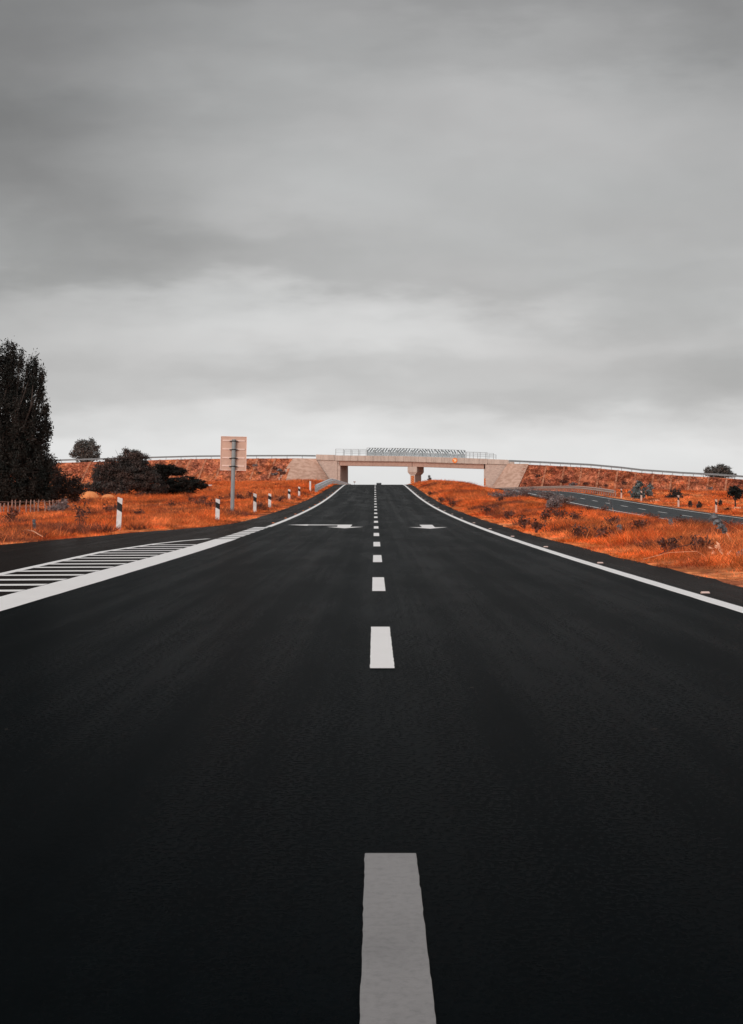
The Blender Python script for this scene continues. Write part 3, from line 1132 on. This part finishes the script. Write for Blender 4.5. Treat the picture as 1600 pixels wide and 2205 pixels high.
# small sign and van past the crest
q = (X_at(763.5, 600), 600.0)
ts = empty('small_sign', (q[0], q[1], float(zr(600))), 'tiny roadside sign peeping over the crest at the left edge line', 'sign')
zt3 = Z_at(1036.6, 600) - float(zr(600))
MB().tube([(0, 0, -.2), (0, 0, zt3 - .05)], .04, 8).build('pole', M['steel_dark'], ts)
MB().prism([(-.26, zt3), (.26, zt3), (.20, zt3 - .24), (-.20, zt3 - .24)], -.06, -.045).build('panel', M['stake'], ts)
vy = 930.0
vz = float(zr(vy))
van = empty('parked_van', (X_at(816, vy), vy, vz), 'dark van whose roof just shows over the crest beside the centre line', 'van')
bw, bh = .86, Z_at(1039.6, vy) - vz
body = MB()
prof = [(0, .4), (4.6, .4), (4.6, 1.0), (3.9, 1.15), (3.3, bh - .05), (3.0, bh), (.25, bh), (0, bh - .15)]
v = [(-bw, y, z) for y, z in prof] + [(bw, y, z) for y, z in prof]
n = len(prof)
body.add(v, [tuple(range(n)), tuple(range(2 * n - 1, n - 1, -1))] + [(i, i + n, (i + 1) % n + n, (i + 1) % n) for i in range(n)])
bo = body.build('body', M['van'], van, bevel=.06)
MB().box(-bw + .12, bw - .12, -.012, -.002, 1.25, bh - .25).build('rear_window', M['glass'], van)
for sx_ in (-1, 1):
    MB().box(sx_ * (bw + .006), sx_ * (bw + .012), .4, 3.0, 1.25, bh - .3).build('side_window', M['glass'], van)
    MB().box(sx_ * .62 - .12, sx_ * .62 + .12, -.02, -.003, .8, 1.1).build('tail_lamp', M['orange_sign'], van)
    for y in (.9, 3.6):
        MB().tube([(sx_ * (bw - .22), y, .36), (sx_ * (bw + .003), y, .36)], .36, 20).build('wheel', M['tyre'], van)


# ------------------------------------------------------------------ foliage
def leaves(C, size, asp=1.8, up=.0):
    """one quad per centre, random tilt"""
    n = len(C)
    a = RNG.normal(size=(n, 3))
    a[:, 2] += up * RNG.random(n)
    a /= np.linalg.norm(a, axis=1)[:, None]
    b = np.cross(a, RNG.normal(size=(n, 3)))
    b /= np.linalg.norm(b, axis=1)[:, None] + 1e-9
    s = size * (.5 + RNG.random(n))[:, None]
    a, b = a * s * asp / 2, b * s / 2
    return np.stack([C - a, C - b * .9 + a * .1, C + a, C + b * .9 + a * .1], 1).reshape(-1, 3)


def crown_points(ells, per, clump=.28, cl_leaf=40, flat_=1.0):
    """leaf centres gathered in clumps within ellipsoids (x, y, z, rx, ry, rz)"""
    out = []
    for (x, y, z, rx, ry, rz) in ells:
        vol = rx * ry * rz
        nc = max(6, int(per * vol ** .67))
        d = RNG.normal(size=(nc, 3))
        d /= np.linalg.norm(d, axis=1)[:, None]
        r = RNG.random(nc)[:, None] ** .45
        c = np.array([x, y, z]) + d * r * np.array([rx, ry, rz])
        k = RNG.integers(int(cl_leaf * .4), int(cl_leaf * 1.6), nc)
        c = np.repeat(c, k, axis=0)
        c = c + RNG.normal(size=c.shape) * clump * np.array([1, 1, .8 * flat_])
        out.append(c)
    return np.concatenate(out)


def plant(name, label, cat, group, px, Y, pys, ells_px, leafmat, leaf, per, clump, cl_leaf, depth=.9, trunk=None, spikes=0, base=None, flat_=1.0, asp=1.8, trunk_r=.12):
    """a tree or bush whose crown ellipsoids are given in photo pixels at distance Y"""
    X = X_at(px, Y)
    z0 = float(ground(X, Y)) if base is None else base
    k = Y / F
    E = [((a - px) * k, RNG.normal() * c * k * .25, Z_at(b, Y) - z0, c * k, c * k * depth, d * k) for a, b, c, d in ells_px]
    r = empty(name, (X, Y, z0), label, cat, group)
    C = crown_points(E, per, clump, cl_leaf, flat_)
    C = C[C[:, 2] > .02]
    soup('crown', leaves(C, leaf, asp), 4, leafmat, r)
    tb = MB()
    zmax = max(e[2] for e in E)
    if trunk is None:
        trunk = .55
    tops = sorted(E, key=lambda e: -e[2])
    fork = (0.0, 0.0, zmax * trunk * .5)
    tb.tube([(0, 0, -.3), (.02, 0, fork[2] * .5), fork], [trunk_r * 1.3, trunk_r, trunk_r * .85], 8)
    for e in E:
        for q in range(3):
            tip = np.array(e[:3]) + RNG.normal(size=3) * np.array(e[3:]) * .45
            tip[2] = max(tip[2], fork[2] + .1)
            mid = (np.array(fork) + tip) / 2 + RNG.normal(size=3) * .12 * np.linalg.norm(tip - np.array(fork)) * .5
            tb.tube([fork, mid, tip], [trunk_r * .6, trunk_r * .35, trunk_r * .1], 5)
    for q in range(spikes):
        e = E[RNG.integers(len(E))]
        d = RNG.normal(size=3)
        d[2] = abs(d[2]) * .7
        d /= np.linalg.norm(d)
        a = np.array(e[:3]) + d * np.array(e[3:]) * .6
        b = np.array(e[:3]) + d * np.array(e[3:]) * (1.1 + .35 * RNG.random())
        tb.tube([fork, a, b], [trunk_r * .2, trunk_r * .15, trunk_r * .05], 4)
    tb.build('trunk', M['bark'], r)
    return r


plant('tall_tree', 'tall dense dark tree at the left picture edge behind the stake fence', 'tree', None, 14, 220, None,
      [(8, 800, 34, 58), (30, 850, 44, 80), (70, 800, 13, 40), (74, 850, 20, 50), (80, 900, 24, 45), (20, 930, 70, 80), (60, 955, 42, 60), (30, 1010, 78, 60), (70, 1030, 44, 48),
       (101, 915, 9, 10), (-35, 830, 46, 80), (-60, 920, 60, 100), (-50, 1020, 60, 60), (15, 762, 9, 20), (75, 785, 5, 20), (92, 1055, 26, 30), (20, 1060, 80, 30), (60, 800, 5, 26), (88, 850, 5, 22), (97, 880, 5, 18), (45, 775, 5, 22), (28, 760, 5, 16), (104, 935, 6, 14), (90, 815, 3, 14), (90, 985, 22, 30), (98, 1012, 22, 30), (86, 945, 14, 24)],
      M['leaf_dark'], .085, 29, .15, 66, trunk=.45, trunk_r=.2, flat_=2.6, asp=2.8)
plant('dark_bush', 'dark low bush at the right foot of the tall tree', 'bush', None, 135, 232, None,
      [(118, 1040, 30, 36), (145, 1045, 28, 28), (165, 1060, 20, 18), (105, 1065, 30, 18), (112, 1000, 14, 22)], M['leaf_brown'], .085, 40, .2, 60, spikes=40, trunk_r=.09)
plant('thorn_bush', 'big dark thorn bush with two small green tips on top, left of the sign', 'bush', 'thorn bushes before the left embankment', 275, 300, None,
      [(268, 1008, 62, 26), (290, 990, 36, 15), (232, 1018, 34, 26), (300, 1030, 46, 30), (250, 1045, 50, 24), (272, 974, 7, 9), (291, 975, 4, 7), (320, 1050, 40, 22), (215, 1035, 18, 20)],
      M['leaf_brown'], .085, 40, .22, 64, spikes=70, trunk_r=.12, flat_=.6, asp=2.6)
plant('thorn_bush', 'upper flat topped thorn bush reaching right toward the sign', 'bush', 'thorn bushes before the left embankment', 362, 310, None,
      [(355, 1012, 34, 13), (372, 1016, 28, 10), (340, 1024, 26, 12), (350, 1042, 20, 22)], M['leaf_dark'], .085, 56, .18, 62, spikes=30, trunk_r=.09, flat_=.45, asp=2.6)
plant('thorn_bush', 'lower flat thorn bush lying beside the white block', 'bush', 'thorn bushes before the left embankment', 395, 305, None,
      [(400, 1040, 40, 13), (372, 1050, 36, 15), (425, 1044, 18, 9), (355, 1056, 34, 13), (395, 1056, 30, 9)], M['leaf_dark'], .085, 50, .18, 62, spikes=30, trunk_r=.09, flat_=.45, asp=2.6)
plant('dark_bush', 'low brown bush behind the straw mounds', 'bush', None, 225, 285, None,
      [(215, 1046, 32, 14), (190, 1052, 24, 12), (245, 1052, 24, 14)], M['leaf_brown'], .13, 26, .2, 34, spikes=12, trunk_r=.06, flat_=.6)
plant('round_tree', 'round grey green tree on the skyline beyond the left embankment', 'tree', None, 184, 775, None,
      [(184, 963, 26, 20), (170, 974, 17, 17), (200, 973, 15, 17), (184, 985, 26, 13), (172, 956, 9, 8), (195, 955, 12, 10), (158, 978, 7, 12), (212, 980, 6, 12)],
      M['leaf_far'], .24, 5.0, .36, 60, trunk=.9, base=4.0, trunk_r=.3)
plant('round_tree', 'spreading grey tree behind the right embankment guardrail', 'tree', None, 1546, 745, None,
      [(1548, 1012, 22, 11), (1530, 1016, 15, 9), (1562, 1017, 15, 9), (1546, 1022, 30, 8), (1521, 1021, 7, 6), (1575, 1023, 7, 6)],
      M['leaf_far'], .22, 9, .32, 60, trunk=.9, base=2.5, trunk_r=.25)
plant('grey_shrub', 'blue grey leafy shrub at the foot of the right embankment', 'shrub', None, 1382, 275, None,
      [(1374, 1055, 14, 16), (1394, 1056, 11, 13), (1366, 1063, 12, 9), (1385, 1064, 18, 8), (1376, 1042, 7, 8)], M['leaf_grey'], .14, 42, .13, 30, trunk_r=.05, spikes=20)
plant('dark_bush', 'dark round thorn bush among brown weeds beside the far carriageway', 'bush', None, 1452, 290, None,
      [(1453, 1060, 12, 10), (1455, 1070, 14, 9), (1442, 1072, 8, 6)], M['leaf_brown'], .13, 40, .14, 30, trunk_r=.05)
plant('small_tree', 'small dark roadside tree with a bare thin trunk at the right edge', 'tree', None, 1583, 226, None,
      [(1583, 1056, 14, 10), (1575, 1060, 9, 8), (1592, 1060, 9, 8), (1584, 1068, 11, 7)], M['leaf_dark'], .12, 50, .14, 30, trunk=.9, trunk_r=.07)
plant('ball_bush', 'small dark ball shaped bush in front of the roadside tree', 'bush', None, 1566, 222, None,
      [(1566, 1099, 7, 6), (1562, 1102, 5, 4), (1571, 1102, 4, 4)], M['leaf_dark'], .09, 80, .07, 30, trunk_r=.03)
plant('young_tree', 'sparse young tree seen under the right span of the overpass', 'tree', None, 924, 430, None,
      [(922, 1037, 3.2, 2), (927, 1036, 2.6, 2), (923.0, 1032, 2.6, 2.4), (926, 1031, 2, 2), (924, 1026.5, 1.3, 2.5)], M['leaf_far'], .10, 70, .07, 22, trunk=1.6, trunk_r=.018)
for px, py, w, lab in ((1486, 1092, 4, 'tiny dark sapling on the right verge between the pale marker posts'), (1506, 1095, 5, 'taller dark sapling on the right verge left of the nearest pale marker post'),
                       (1551, 1090, 5, 'upright dark sapling just right of the nearest pale marker post')):
    X, Y, z = hit(px, py, 180)
    plant('sapling', lab, 'sapling', 'saplings on the verge beyond the far carriageway', px, Y, None, [(px, py - 5, w * .7, 5), (px, py - 9, w * .5, 5)], M['leaf_brown'], .09, 80, .07, 26, trunk_r=.02)

# shrubs growing on the embankment faces
for i, (px, dd_, w) in enumerate([(556, 3.0, 4), (600, 4.2, 5), (570, 6, 5), (606, 6.5, 5), (622, 6.2, 6), (540, 4, 5), (612, 5.0, 4), (1163, 4.5, 4), (1222, 6.6, 9), (1243, 7.2, 8), (1268, 6.5, 4),
                                  (1312, 6.8, 5), (1300, 8.1, 6), (1350, 5, 6), (1345, 7.5, 8), (1330, 8.4, 6), (1488, 8.6, 8), (1582, 4.2, 7), (1535, 4.6, 4), (1505, 9.0, 5)]):
    s = s_of(px)
    k = 690 / F
    q = P(s, -dd_, ztop(s) - dd_ / SLOPE)
    r = empty('slope_shrub', q, 'dark scrubby tuft on the %s embankment face %s' % (('left', 'beside the stone slope') if px < 700 else ('right', 'among the drain chutes')), 'shrub',
              'scrub tufts on the %s embankment' % ('left' if px < 700 else 'right'))
    C = crown_points([(0, 0, w * k * .3, w * k, w * k * .7, w * k * .45)], 26, .2, 26)
    soup('foliage', leaves(C, .26), 4, M['weed_grey'] if i % 3 == 0 else M['weed'], r)
    MB().tube([(0, 0, -.4), (0, 0, w * k * .4)], [.05, .02], 5).build('stem', M['bark'], r)


def weed(px, py, hgt, wid, label, group, grey=False, n=10, name='dry_weed', y0=25.0):
    """dead twiggy weed: forked stems with curled leaves"""
    X, Y, z = hit(px, py, y0)
    r = empty(name, (X, Y, z), label, 'weed', group)
    st = MB()
    tips = []
    for k in range(n):
        a = RNG.random() * 2 * pi
        out = wid * (.15 + .85 * RNG.random()) * .5
        h_ = hgt * (.55 + .5 * RNG.random())
        p1 = np.array([cos(a) * out * .4, sin(a) * out * .4, h_ * .5])
        p2 = np.array([cos(a) * out, sin(a) * out, h_])
        st.tube([(RNG.normal() * .03, RNG.normal() * .03, -.05), p1, p2], [.010, .007, .003], 4, False)
        tips += [p2, (p1 + p2) / 2, p2 * .9 + RNG.normal(size=3) * .03]
        for q in range(2):
            b = p1 + (p2 - p1) * RNG.random()
            e = b + np.array([RNG.normal() * .10, RNG.normal() * .10, .06 + .08 * RNG.random()])
            st.tube([b, e], [.006, .003], 4, False)
            tips.append(e)
    st.build('stems', M['weed'], r)
    T = np.repeat(np.array(tips), 3 if not grey else 5, axis=0)
    T = T + RNG.normal(size=T.shape) * .05
    soup('leaves', leaves(T, .042 + Y * .00006, 2.2), 4, M['weed_grey'] if grey else M['weed'], r)
    return r


med = [(975, 1092, .5, .9), (950, 1084, .5, .9), (1050, 1110, .6, .9), (1070, 1103, .5, .8), (1095, 1122, .55, .8), (1185, 1118, .7, 1.0),
       (1205, 1128, .8, 1.1), (1172, 1130, .6, .8), (1240, 1132, .7, .8), (1130, 1140, .5, .6), (1270, 1108, .5, 1.2), (1300, 1106, .6, 1.2), (1155, 1148, .4, .5),
       (1320, 1142, .5, .5), (1410, 1122, .4, .8), (1398, 1118, .3, .9), (1465, 1140, .4, .4), (1375, 1150, .45, .7), (1300, 1165, .4, .6),
       (1560, 1150, .4, .5), (1510, 1190, .35, .7), (1250, 1160, .4, .5), (1080, 1085, .6, 1.2), (1135, 1078, .7, 1.5), (925, 1068, .4, .7), (1440, 1195, .4, .5)]
for px, py, h_, w_ in med:
    weed(px, py, h_ * .66, w_ * .66, 'dead brown twiggy weed standing in the orange grass of the median', 'dead weeds on the median')
for px, py, h_, w_ in [(370, 1100, .5, .6), (232, 1115, .6, .7), (250, 1108, .5, .7), (540, 1075, .6, 1.0), (455, 1100, .7, 1.1), (428, 1096, .6, 1.0), (440, 1085, .6, 1.0), (560, 1098, .4, .5), (605, 1086, .5, .8),
                       (520, 1082, .5, .8), (30, 1120, .5, .5), (300, 1118, .4, .5), (130, 1105, .8, .8), (20, 1132, .5, .5), (410, 1085, .5, .9), (500, 1075, .5, .9)]:
    weed(px, py, h_, w_, 'dead brown twiggy weed standing in the orange grass of the left verge', 'dead weeds on the left verge')
for px, py, h_, w_, lab in [(1122, 1076, .9, 3.4, 'wide grey weed clump in the middle of the median'), (1180, 1078, .8, 2.4, 'grey brown weed clump hiding the start of the far carriageway'),
                            (1085, 1078, .6, 2.6, 'long low grey weed clump nearest the overpass on the median'), (1190, 1104, .6, .7, 'small grey leafy weed in the middle of the median'),
                            (1215, 1088, .7, 2.4, 'brown grey weed clump beside the near edge line of the far carriageway')]:
    weed(px, py, h_, w_, lab, 'grey weed clumps on the median', True, 46, 'grey_weed')
for px, py, h_, lab in [(135, 1108, .8, 'pale grey leafy weed at the right end of the stake fence'), (118, 1112, .6, 'grey leafy weed in front of the last fence stakes')]:
    weed(px, py, h_, .9, lab, 'grey weeds by the stake fence', True, 22, 'grey_weed')
weed(172, 1150, 1.0, 1.0, 'dark forked dead shrub at the left road edge, left of the nearest marker post', None, False, 9, 'dead_shrub')
weed(612, 1030, .9, 3.0, 'grey scrub at the foot of the left stone slope', None, True, 40, 'grey_weed', 400)


# seed stalks with ball whorls
def seed_stalk(px, py, tx, ty, label, big=1.0, n=4):
    X, Y, z = hit(px, py)
    r = empty('seed_stalk', (X, Y, z), label, 'plant', 'grey whorled seed stalks in the grass')
    top = np.array([(tx - px) * Y / F, 0.05, Z_at(ty, Y) - z])
    MB().tube([(0, 0, -.1), top * .5 + np.array([.02 * big, 0, -.02]), top], [.015, .014, .012], 6).build('stem', M['chaff'], r)
    big *= .92
    for k in range(n):
        f = 1 - k * (.17 if n > 2 else .3)
        c = top * f
        rad = .085 * big * (1 - .14 * k)
        C = c + RNG.normal(size=(110, 3)) * rad * .28
        soup('whorl', leaves(C, .045 * big, 2.0), 4, M['stalk'], r)
        prof = []
        b = MB()
        b.tube([c + np.array([0, 0, -rad * .45]), c + np.array([0, 0, -rad * .2]), c + np.array([0, 0, rad * .3]), c + np.array([0, 0, rad * .55])], [rad * .5, rad * .85, rad * .75, rad * .25], 10)
        b.build('seed_head', M['stalk'], r)
    return r


seed_stalk(1582, 1170, 1538, 1113, 'largest leaning grey whorled seed stalk at the right edge of the median', 1.35, 4)
seed_stalk(1322, 1103, 1313, 1077, 'dark whorled seed stalk standing against the far carriageway', 1.5, 4)
seed_stalk(1446, 1140, 1444, 1122, 'short grey seed stalk in the grass below the far carriageway dashes', 1.0, 2)
seed_stalk(1338, 1152, 1334, 1134, 'pale grey seed stalk tilting over in the middle of the median', 1.0, 2)
seed_stalk(1280, 1142, 1279, 1133, 'tiny pale tipped seed stalk left of the tilting one', .7, 1)
seed_stalk(1597, 1205, 1595, 1192, 'grey seed stalk cut by the right picture edge above the pale litter', .9, 2)
seed_stalk(76, 1153, 73, 1122, 'dark upright whorled seed stalk on the left verge near the road edge', .8, 4)
seed_stalk(1118, 1076, 1114, 1058, 'tall grey seed stalk rising from the wide grey weed clump', 1.6, 3)


# straw mounds
def mound(px, py, w, h_, label, seed):
    X, Y, z = hit(px, py, 150)
    k = Y / F
    n, mm = 26, 12
    A = np.zeros((mm, n, 3))
    for i in range(mm):
        for j in range(n):
            a = 2 * pi * j / (n - 1)
            u = i / (mm - 1)
            r = w * k / 2 * cos(u * pi / 2) ** .8 * (1 + .12 * (vnoise(2 + cos(a) * 1.5, 2 + sin(a) * 1.5 + u * 2, seed) - .5) * 2)
            A[i, j] = (r * cos(a), r * sin(a) * .8, h_ * k * sin(u * pi / 2) - .15)
    o = grid('straw_mound', A, M['straw'], loc=(X, Y, z))
    tag(o, label, 'straw mound', 'straw mounds by the thorn bushes')


mound(193, 1078, 48, 23, 'larger rounded straw mound left of the nearest marker post', 50)
mound(233, 1079, 36, 18, 'smaller rounded straw mound just left of the nearest marker post', 51)
mound(165, 1052, 14, 8, 'small orange straw mound low between the two bushes', 52)
mound(198, 1046, 20, 8, 'low far straw mound in front of the big thorn bush', 53)

# stake fence
FY = 188.0
fx = [-14, -8, 2.5, 8, 17, 26, 33, 41.5, 57, 66, 74, 83, 97.5, 106.5, 114, 120.5, 127]
fx0 = X_at(0, FY)
fn = empty('stake_fence', (fx0, FY, float(ground(fx0, FY))), 'weathered wooden stake fence on the far side of the left verge', 'fence')
fl = np.array(fn.location)
for i, px in enumerate(fx):
    Y = FY + .02 * (px - 60) + RNG.normal() * .1
    X = X_at(px, Y)
    z = float(ground(X, Y))
    topz = Z_at((1083 if px < 20 else 1076.5) + RNG.normal() * 1.0, Y)
    r_ = .042 + .012 * RNG.random()
    MB().tube([np.array((X, Y, z - .2)) - fl, np.array((X + RNG.normal() * .02, Y, (z + topz) / 2)) - fl, np.array((X + RNG.normal() * .04, Y, topz)) - fl], [r_ * 1.1, r_, r_ * .85], 7).build('stake', M['stake'], fn)
wr = MB()
for hh in (.45, .8):
    wr.tube([np.array((X_at(px, FY + .02 * (px - 60)), FY + .02 * (px - 60) - .06, float(ground(X_at(px, FY), FY)) + hh)) - fl for px in fx], .012, 5)
wr.build('wire', M['stake'], fn)

# white block, pale litter, dead stalks on the ground
X, Y, z = hit(451, 1049, 200)
wb = MB()
wb.box(-.36, .36, -.2, .2, -.2, .30).box(-.40, .40, -.24, .24, .302, .36)
tag(wb.build('concrete_block', M['white_block'], bevel=.02, loc=(X, Y, z)), 'small whitewashed concrete block at the tip of the lower thorn bush', 'block')


def litter(px, py, w, label, n=26, sz=.05):
    X, Y, z = hit(px, py)
    C = np.stack([RNG.normal(size=n) * w * .4, RNG.normal(size=n) * w * .5, .05 + RNG.random(n) * .12], -1)
    o = soup('leaf_litter', leaves(C, sz, 2.6), 4, M['chaff'], loc=(X, Y, z + .06))
    tag(o, label, 'dry leaves', 'pale scraps of dead leaves')


litter(1535, 1205, .30, 'larger scatter of pale dead leaves near the right road edge', 20, .038)
litter(1549, 1199, .10, 'pale dead leaf pile beside the seed stalk at the right', 8, .045)
litter(602, 1078, .5, 'pale scraps beside the fifth marker post', 22, .10)
litter(1590, 1098, .8, 'pale scraps on the verge under the small roadside tree', 20, .11)
litter(1410, 1082, .5, 'pale scraps by the roadside right of the blue grey shrub', 12, .12)


def twig(pts, label, r=.008, mat='chaff', grp='fallen stalks on the verges'):
    q = [hit(*p) for p in pts]
    b = np.array(q[0])
    n = len(q)
    o = MB().tube([np.array(p) - b + np.array([0, 0, .10 + .12 * sin(pi * i / (n - 1))]) for i, p in enumerate(q)], [r] * (n - 1) + [r * .4], 6).build('fallen_stalk', M[mat], loc=tuple(b))
    tag(o, label, 'stalk', grp)


twig([(38, 1158), (55, 1156), (72, 1160), (92, 1164)], 'bent orange fallen stalk at the left road edge', .02)
twig([(1385, 1217), (1440, 1217), (1500, 1214), (1520, 1212)], 'thin pale fallen stalk at the right road edge', .004)
twig([(1420, 1206), (1455, 1202), (1490, 1194), (1512, 1185)], 'thin dark fallen branch on the median above the pale stalk', .008, 'weed')


# ------------------------------------------------------------------ dry grass (uncountable)
def grass(name, X, Y, z, hgt, wid, per, mat, lean=.5):
    n = len(X)
    bx = np.repeat(X, per) + RNG.normal(size=n * per) * .07
    by = np.repeat(Y, per) + RNG.normal(size=n * per) * .10
    bz = np.repeat(z, per) - .03
    h_ = np.repeat(hgt, per) * (.45 + .75 * RNG.random(n * per))
    w_ = np.repeat(wid, per) * (.6 + .8 * RNG.random(n * per))
    a = RNG.random(n * per) * pi
    lx, ly = RNG.normal(size=n * per) * lean * h_, RNG.normal(size=n * per) * lean * h_
    cx, cy = np.cos(a) * w_ / 2, np.sin(a) * w_ / 2
    p0 = np.stack([bx - cx, by - cy, bz], -1)
    p1 = np.stack([bx + cx, by + cy, bz], -1)
    p2 = np.stack([bx + lx, by + ly, bz + h_], -1)
    o = soup(name, np.stack([p0, p1, p2], 1).reshape(-1, 3), 3, mat)
    return tag(o, kind='stuff')


def scatter(n, y0, y1, x0, x1, power=1.0):
    Y = y0 + (y1 - y0) * RNG.random(n) ** power
    X = x0 + (x1 - x0) * RNG.random(n)
    return X, Y


def field(name, n, y0, y1, xa, xb, hs, power, mat, keep=None, short_edge=True, per=6):
    Y = y0 + (y1 - y0) * RNG.random(n) ** power
    lo, hi = xa(Y), xb(Y)
    X = lo + (hi - lo) * RNG.random(n)
    ok = ~on_road(X, Y, .02)
    X, Y = X[ok], Y[ok]
    patch = vnoise(X / 1.6, Y / 3.5, 61)
    patch2 = vnoise(X / 5, Y / 12, 62)
    ok = RNG.random(len(X)) < .25 + 1.1 * patch
    X, Y, patch, patch2 = X[ok], Y[ok], patch[ok], patch2[ok]
    edge = np.minimum.reduce([np.abs(X - eL(Y)), np.abs(X - ER), np.abs(X - OL), np.abs(X - OR_)])
    hgt = hs * (.35 + .9 * patch * (.5 + patch2))
    if short_edge:
        hgt = hgt * (.30 + .70 * sm(edge, .15, 1.8)) * (1 - .5 * sm(X, 9, 13) * (X < OL))
    hgt = hgt * (1 - .6 * sm(-X, 17, 20) * sm(Y, 120, 150) * (1 - sm(Y, 186, 192)))
    wid = .010 + Y * .00013
    return grass(name, X, Y, ground(X, Y), hgt, wid, per, mat, .85)


fr_l = lambda Y: np.minimum(-6.0, -(Y * .150 + 3))
field('dry_grass', 66000, 55, 215, fr_l, lambda Y: eL(Y) + .2, .33, .85, M['grass'])
field('dry_grass', 30000, 215, 420, lambda Y: -(Y * .10 + 3), lambda Y: eL(Y) + .2, .50, 1.0, M['grass'])
field('dry_grass', 78000, 26, 190, lambda Y: np.full_like(Y, ER - .05), lambda Y: np.full_like(Y, OL), .31, .9, M['grass'])
field('dry_grass', 24000, 190, 440, lambda Y: np.full_like(Y, ER - .05), lambda Y: np.full_like(Y, OL), .46, 1.0, M['grass'])
field('dry_grass', 22000, 150, 420, lambda Y: np.full_like(Y, OR_), lambda Y: np.maximum(30, Y * .15 + 4), .30, 1.0, M['grass'])
field('dry_grass', 16000, 420, 690, lambda Y: np.full_like(Y, OR_), lambda Y: Y * .15 + 4, .5, 1.0, M['slopegrass'], per=5)
field('dry_grass', 10000, 420, 690, lambda Y: -(Y * .10), lambda Y: eL(Y) + .2, .5, 1.0, M['grass'], per=5)
for (a, b, n_) in ((s_of(-60), -22.0, 9000), (38.5, s_of(1700), 13000)):
    s = a + (b - a) * RNG.random(n_)
    d = -.3 - 11 * RNG.random(n_)
    keep = RNG.random(n_) < .2 + vnoise(s / 3, d / 1.0, 71)
    s, d = s[keep], d[keep]
    q = O[None] + s[:, None] * U[None] + d[:, None] * V_[None]
    z = np.interp(s, TS, TZ) + d / SLOPE
    grass('slope_grass', q[:, 0], q[:, 1], z, np.full(len(s), .38) * (.5 + vnoise(s, d, 72)), np.full(len(s), .11), 6, M['slopegrass'], .7)


def patches(name, n, y0, y1, xa, xb, hs, power, mat, seed, cut, per=5, lean=.5, wk=1.0):
    Y = y0 + (y1 - y0) * RNG.random(n) ** power
    lo, hi = xa(Y), xb(Y)
    X = lo + (hi - lo) * RNG.random(n)
    edge = np.minimum.reduce([np.abs(X - eL(Y)), np.abs(X - ER), np.abs(X - OL), np.abs(X - OR_)])
    p = vnoise(X / 1.3, Y / 4.5, seed) * .6 + vnoise(X / 4, Y / 14, seed + 1) * .4
    ok = (~on_road(X, Y, .5)) & (p > cut) & (edge > .5 + .8 * RNG.random(n))
    X, Y, p = X[ok], Y[ok], p[ok]
    h_ = hs * (.5 + .9 * RNG.random(len(X))) * (1 - .55 * sm(X, 9, 13) * (X < OL)) * (1 - .6 * sm(-X, 17, 20) * sm(Y, 120, 150) * (1 - sm(Y, 186, 192)))
    grass(name, X, Y, ground(X, Y), h_, (.009 + Y * .00012) * wk, per, mat, lean)


ml = lambda Y: np.full_like(Y, ER + .3)
mr = lambda Y: np.full_like(Y, OL - .3)
patches('dead_undergrowth', 60000, 28, 330, ml, mr, .26, .9, M['darkgrass'], 81, .56, 7, .8, 1.2)
patches('dead_undergrowth', 60000, 60, 360, fr_l, lambda Y: eL(Y) - .3, .30, .9, M['darkgrass'], 85, .57, 7, .8, 1.2)
patches('seed_grass', 9000, 28, 260, ml, mr, .36, .9, M['strawgrass'], 91, .50, 3, .7)
patches('seed_grass', 9000, 58, 300, fr_l, lambda Y: eL(Y) - .3, .40, .9, M['strawgrass'], 95, .50, 3, .7)

# scuffs and grit lying on the asphalt
n = 60
gy = 13 + 50 * RNG.random(n) ** 1.6
gx = -3.4 + 6.9 * RNG.random(n)
gl, gw = .004 + .016 * RNG.random(n) ** 3, .004 + .008 * RNG.random(n) ** 2
gz = zr(gy) + .006
q = np.stack([np.stack([gx - gl, gy - gw, gz], -1), np.stack([gx + gl * .7, gy - gw * 1.2, gz], -1), np.stack([gx + gl, gy + gw, gz + .003], -1), np.stack([gx - gl * .6, gy + gw * .8, gz + .002], -1)], 1)
tag(soup('road_grit', q.reshape(-1, 3), 4, M['bark']), kind='stuff')
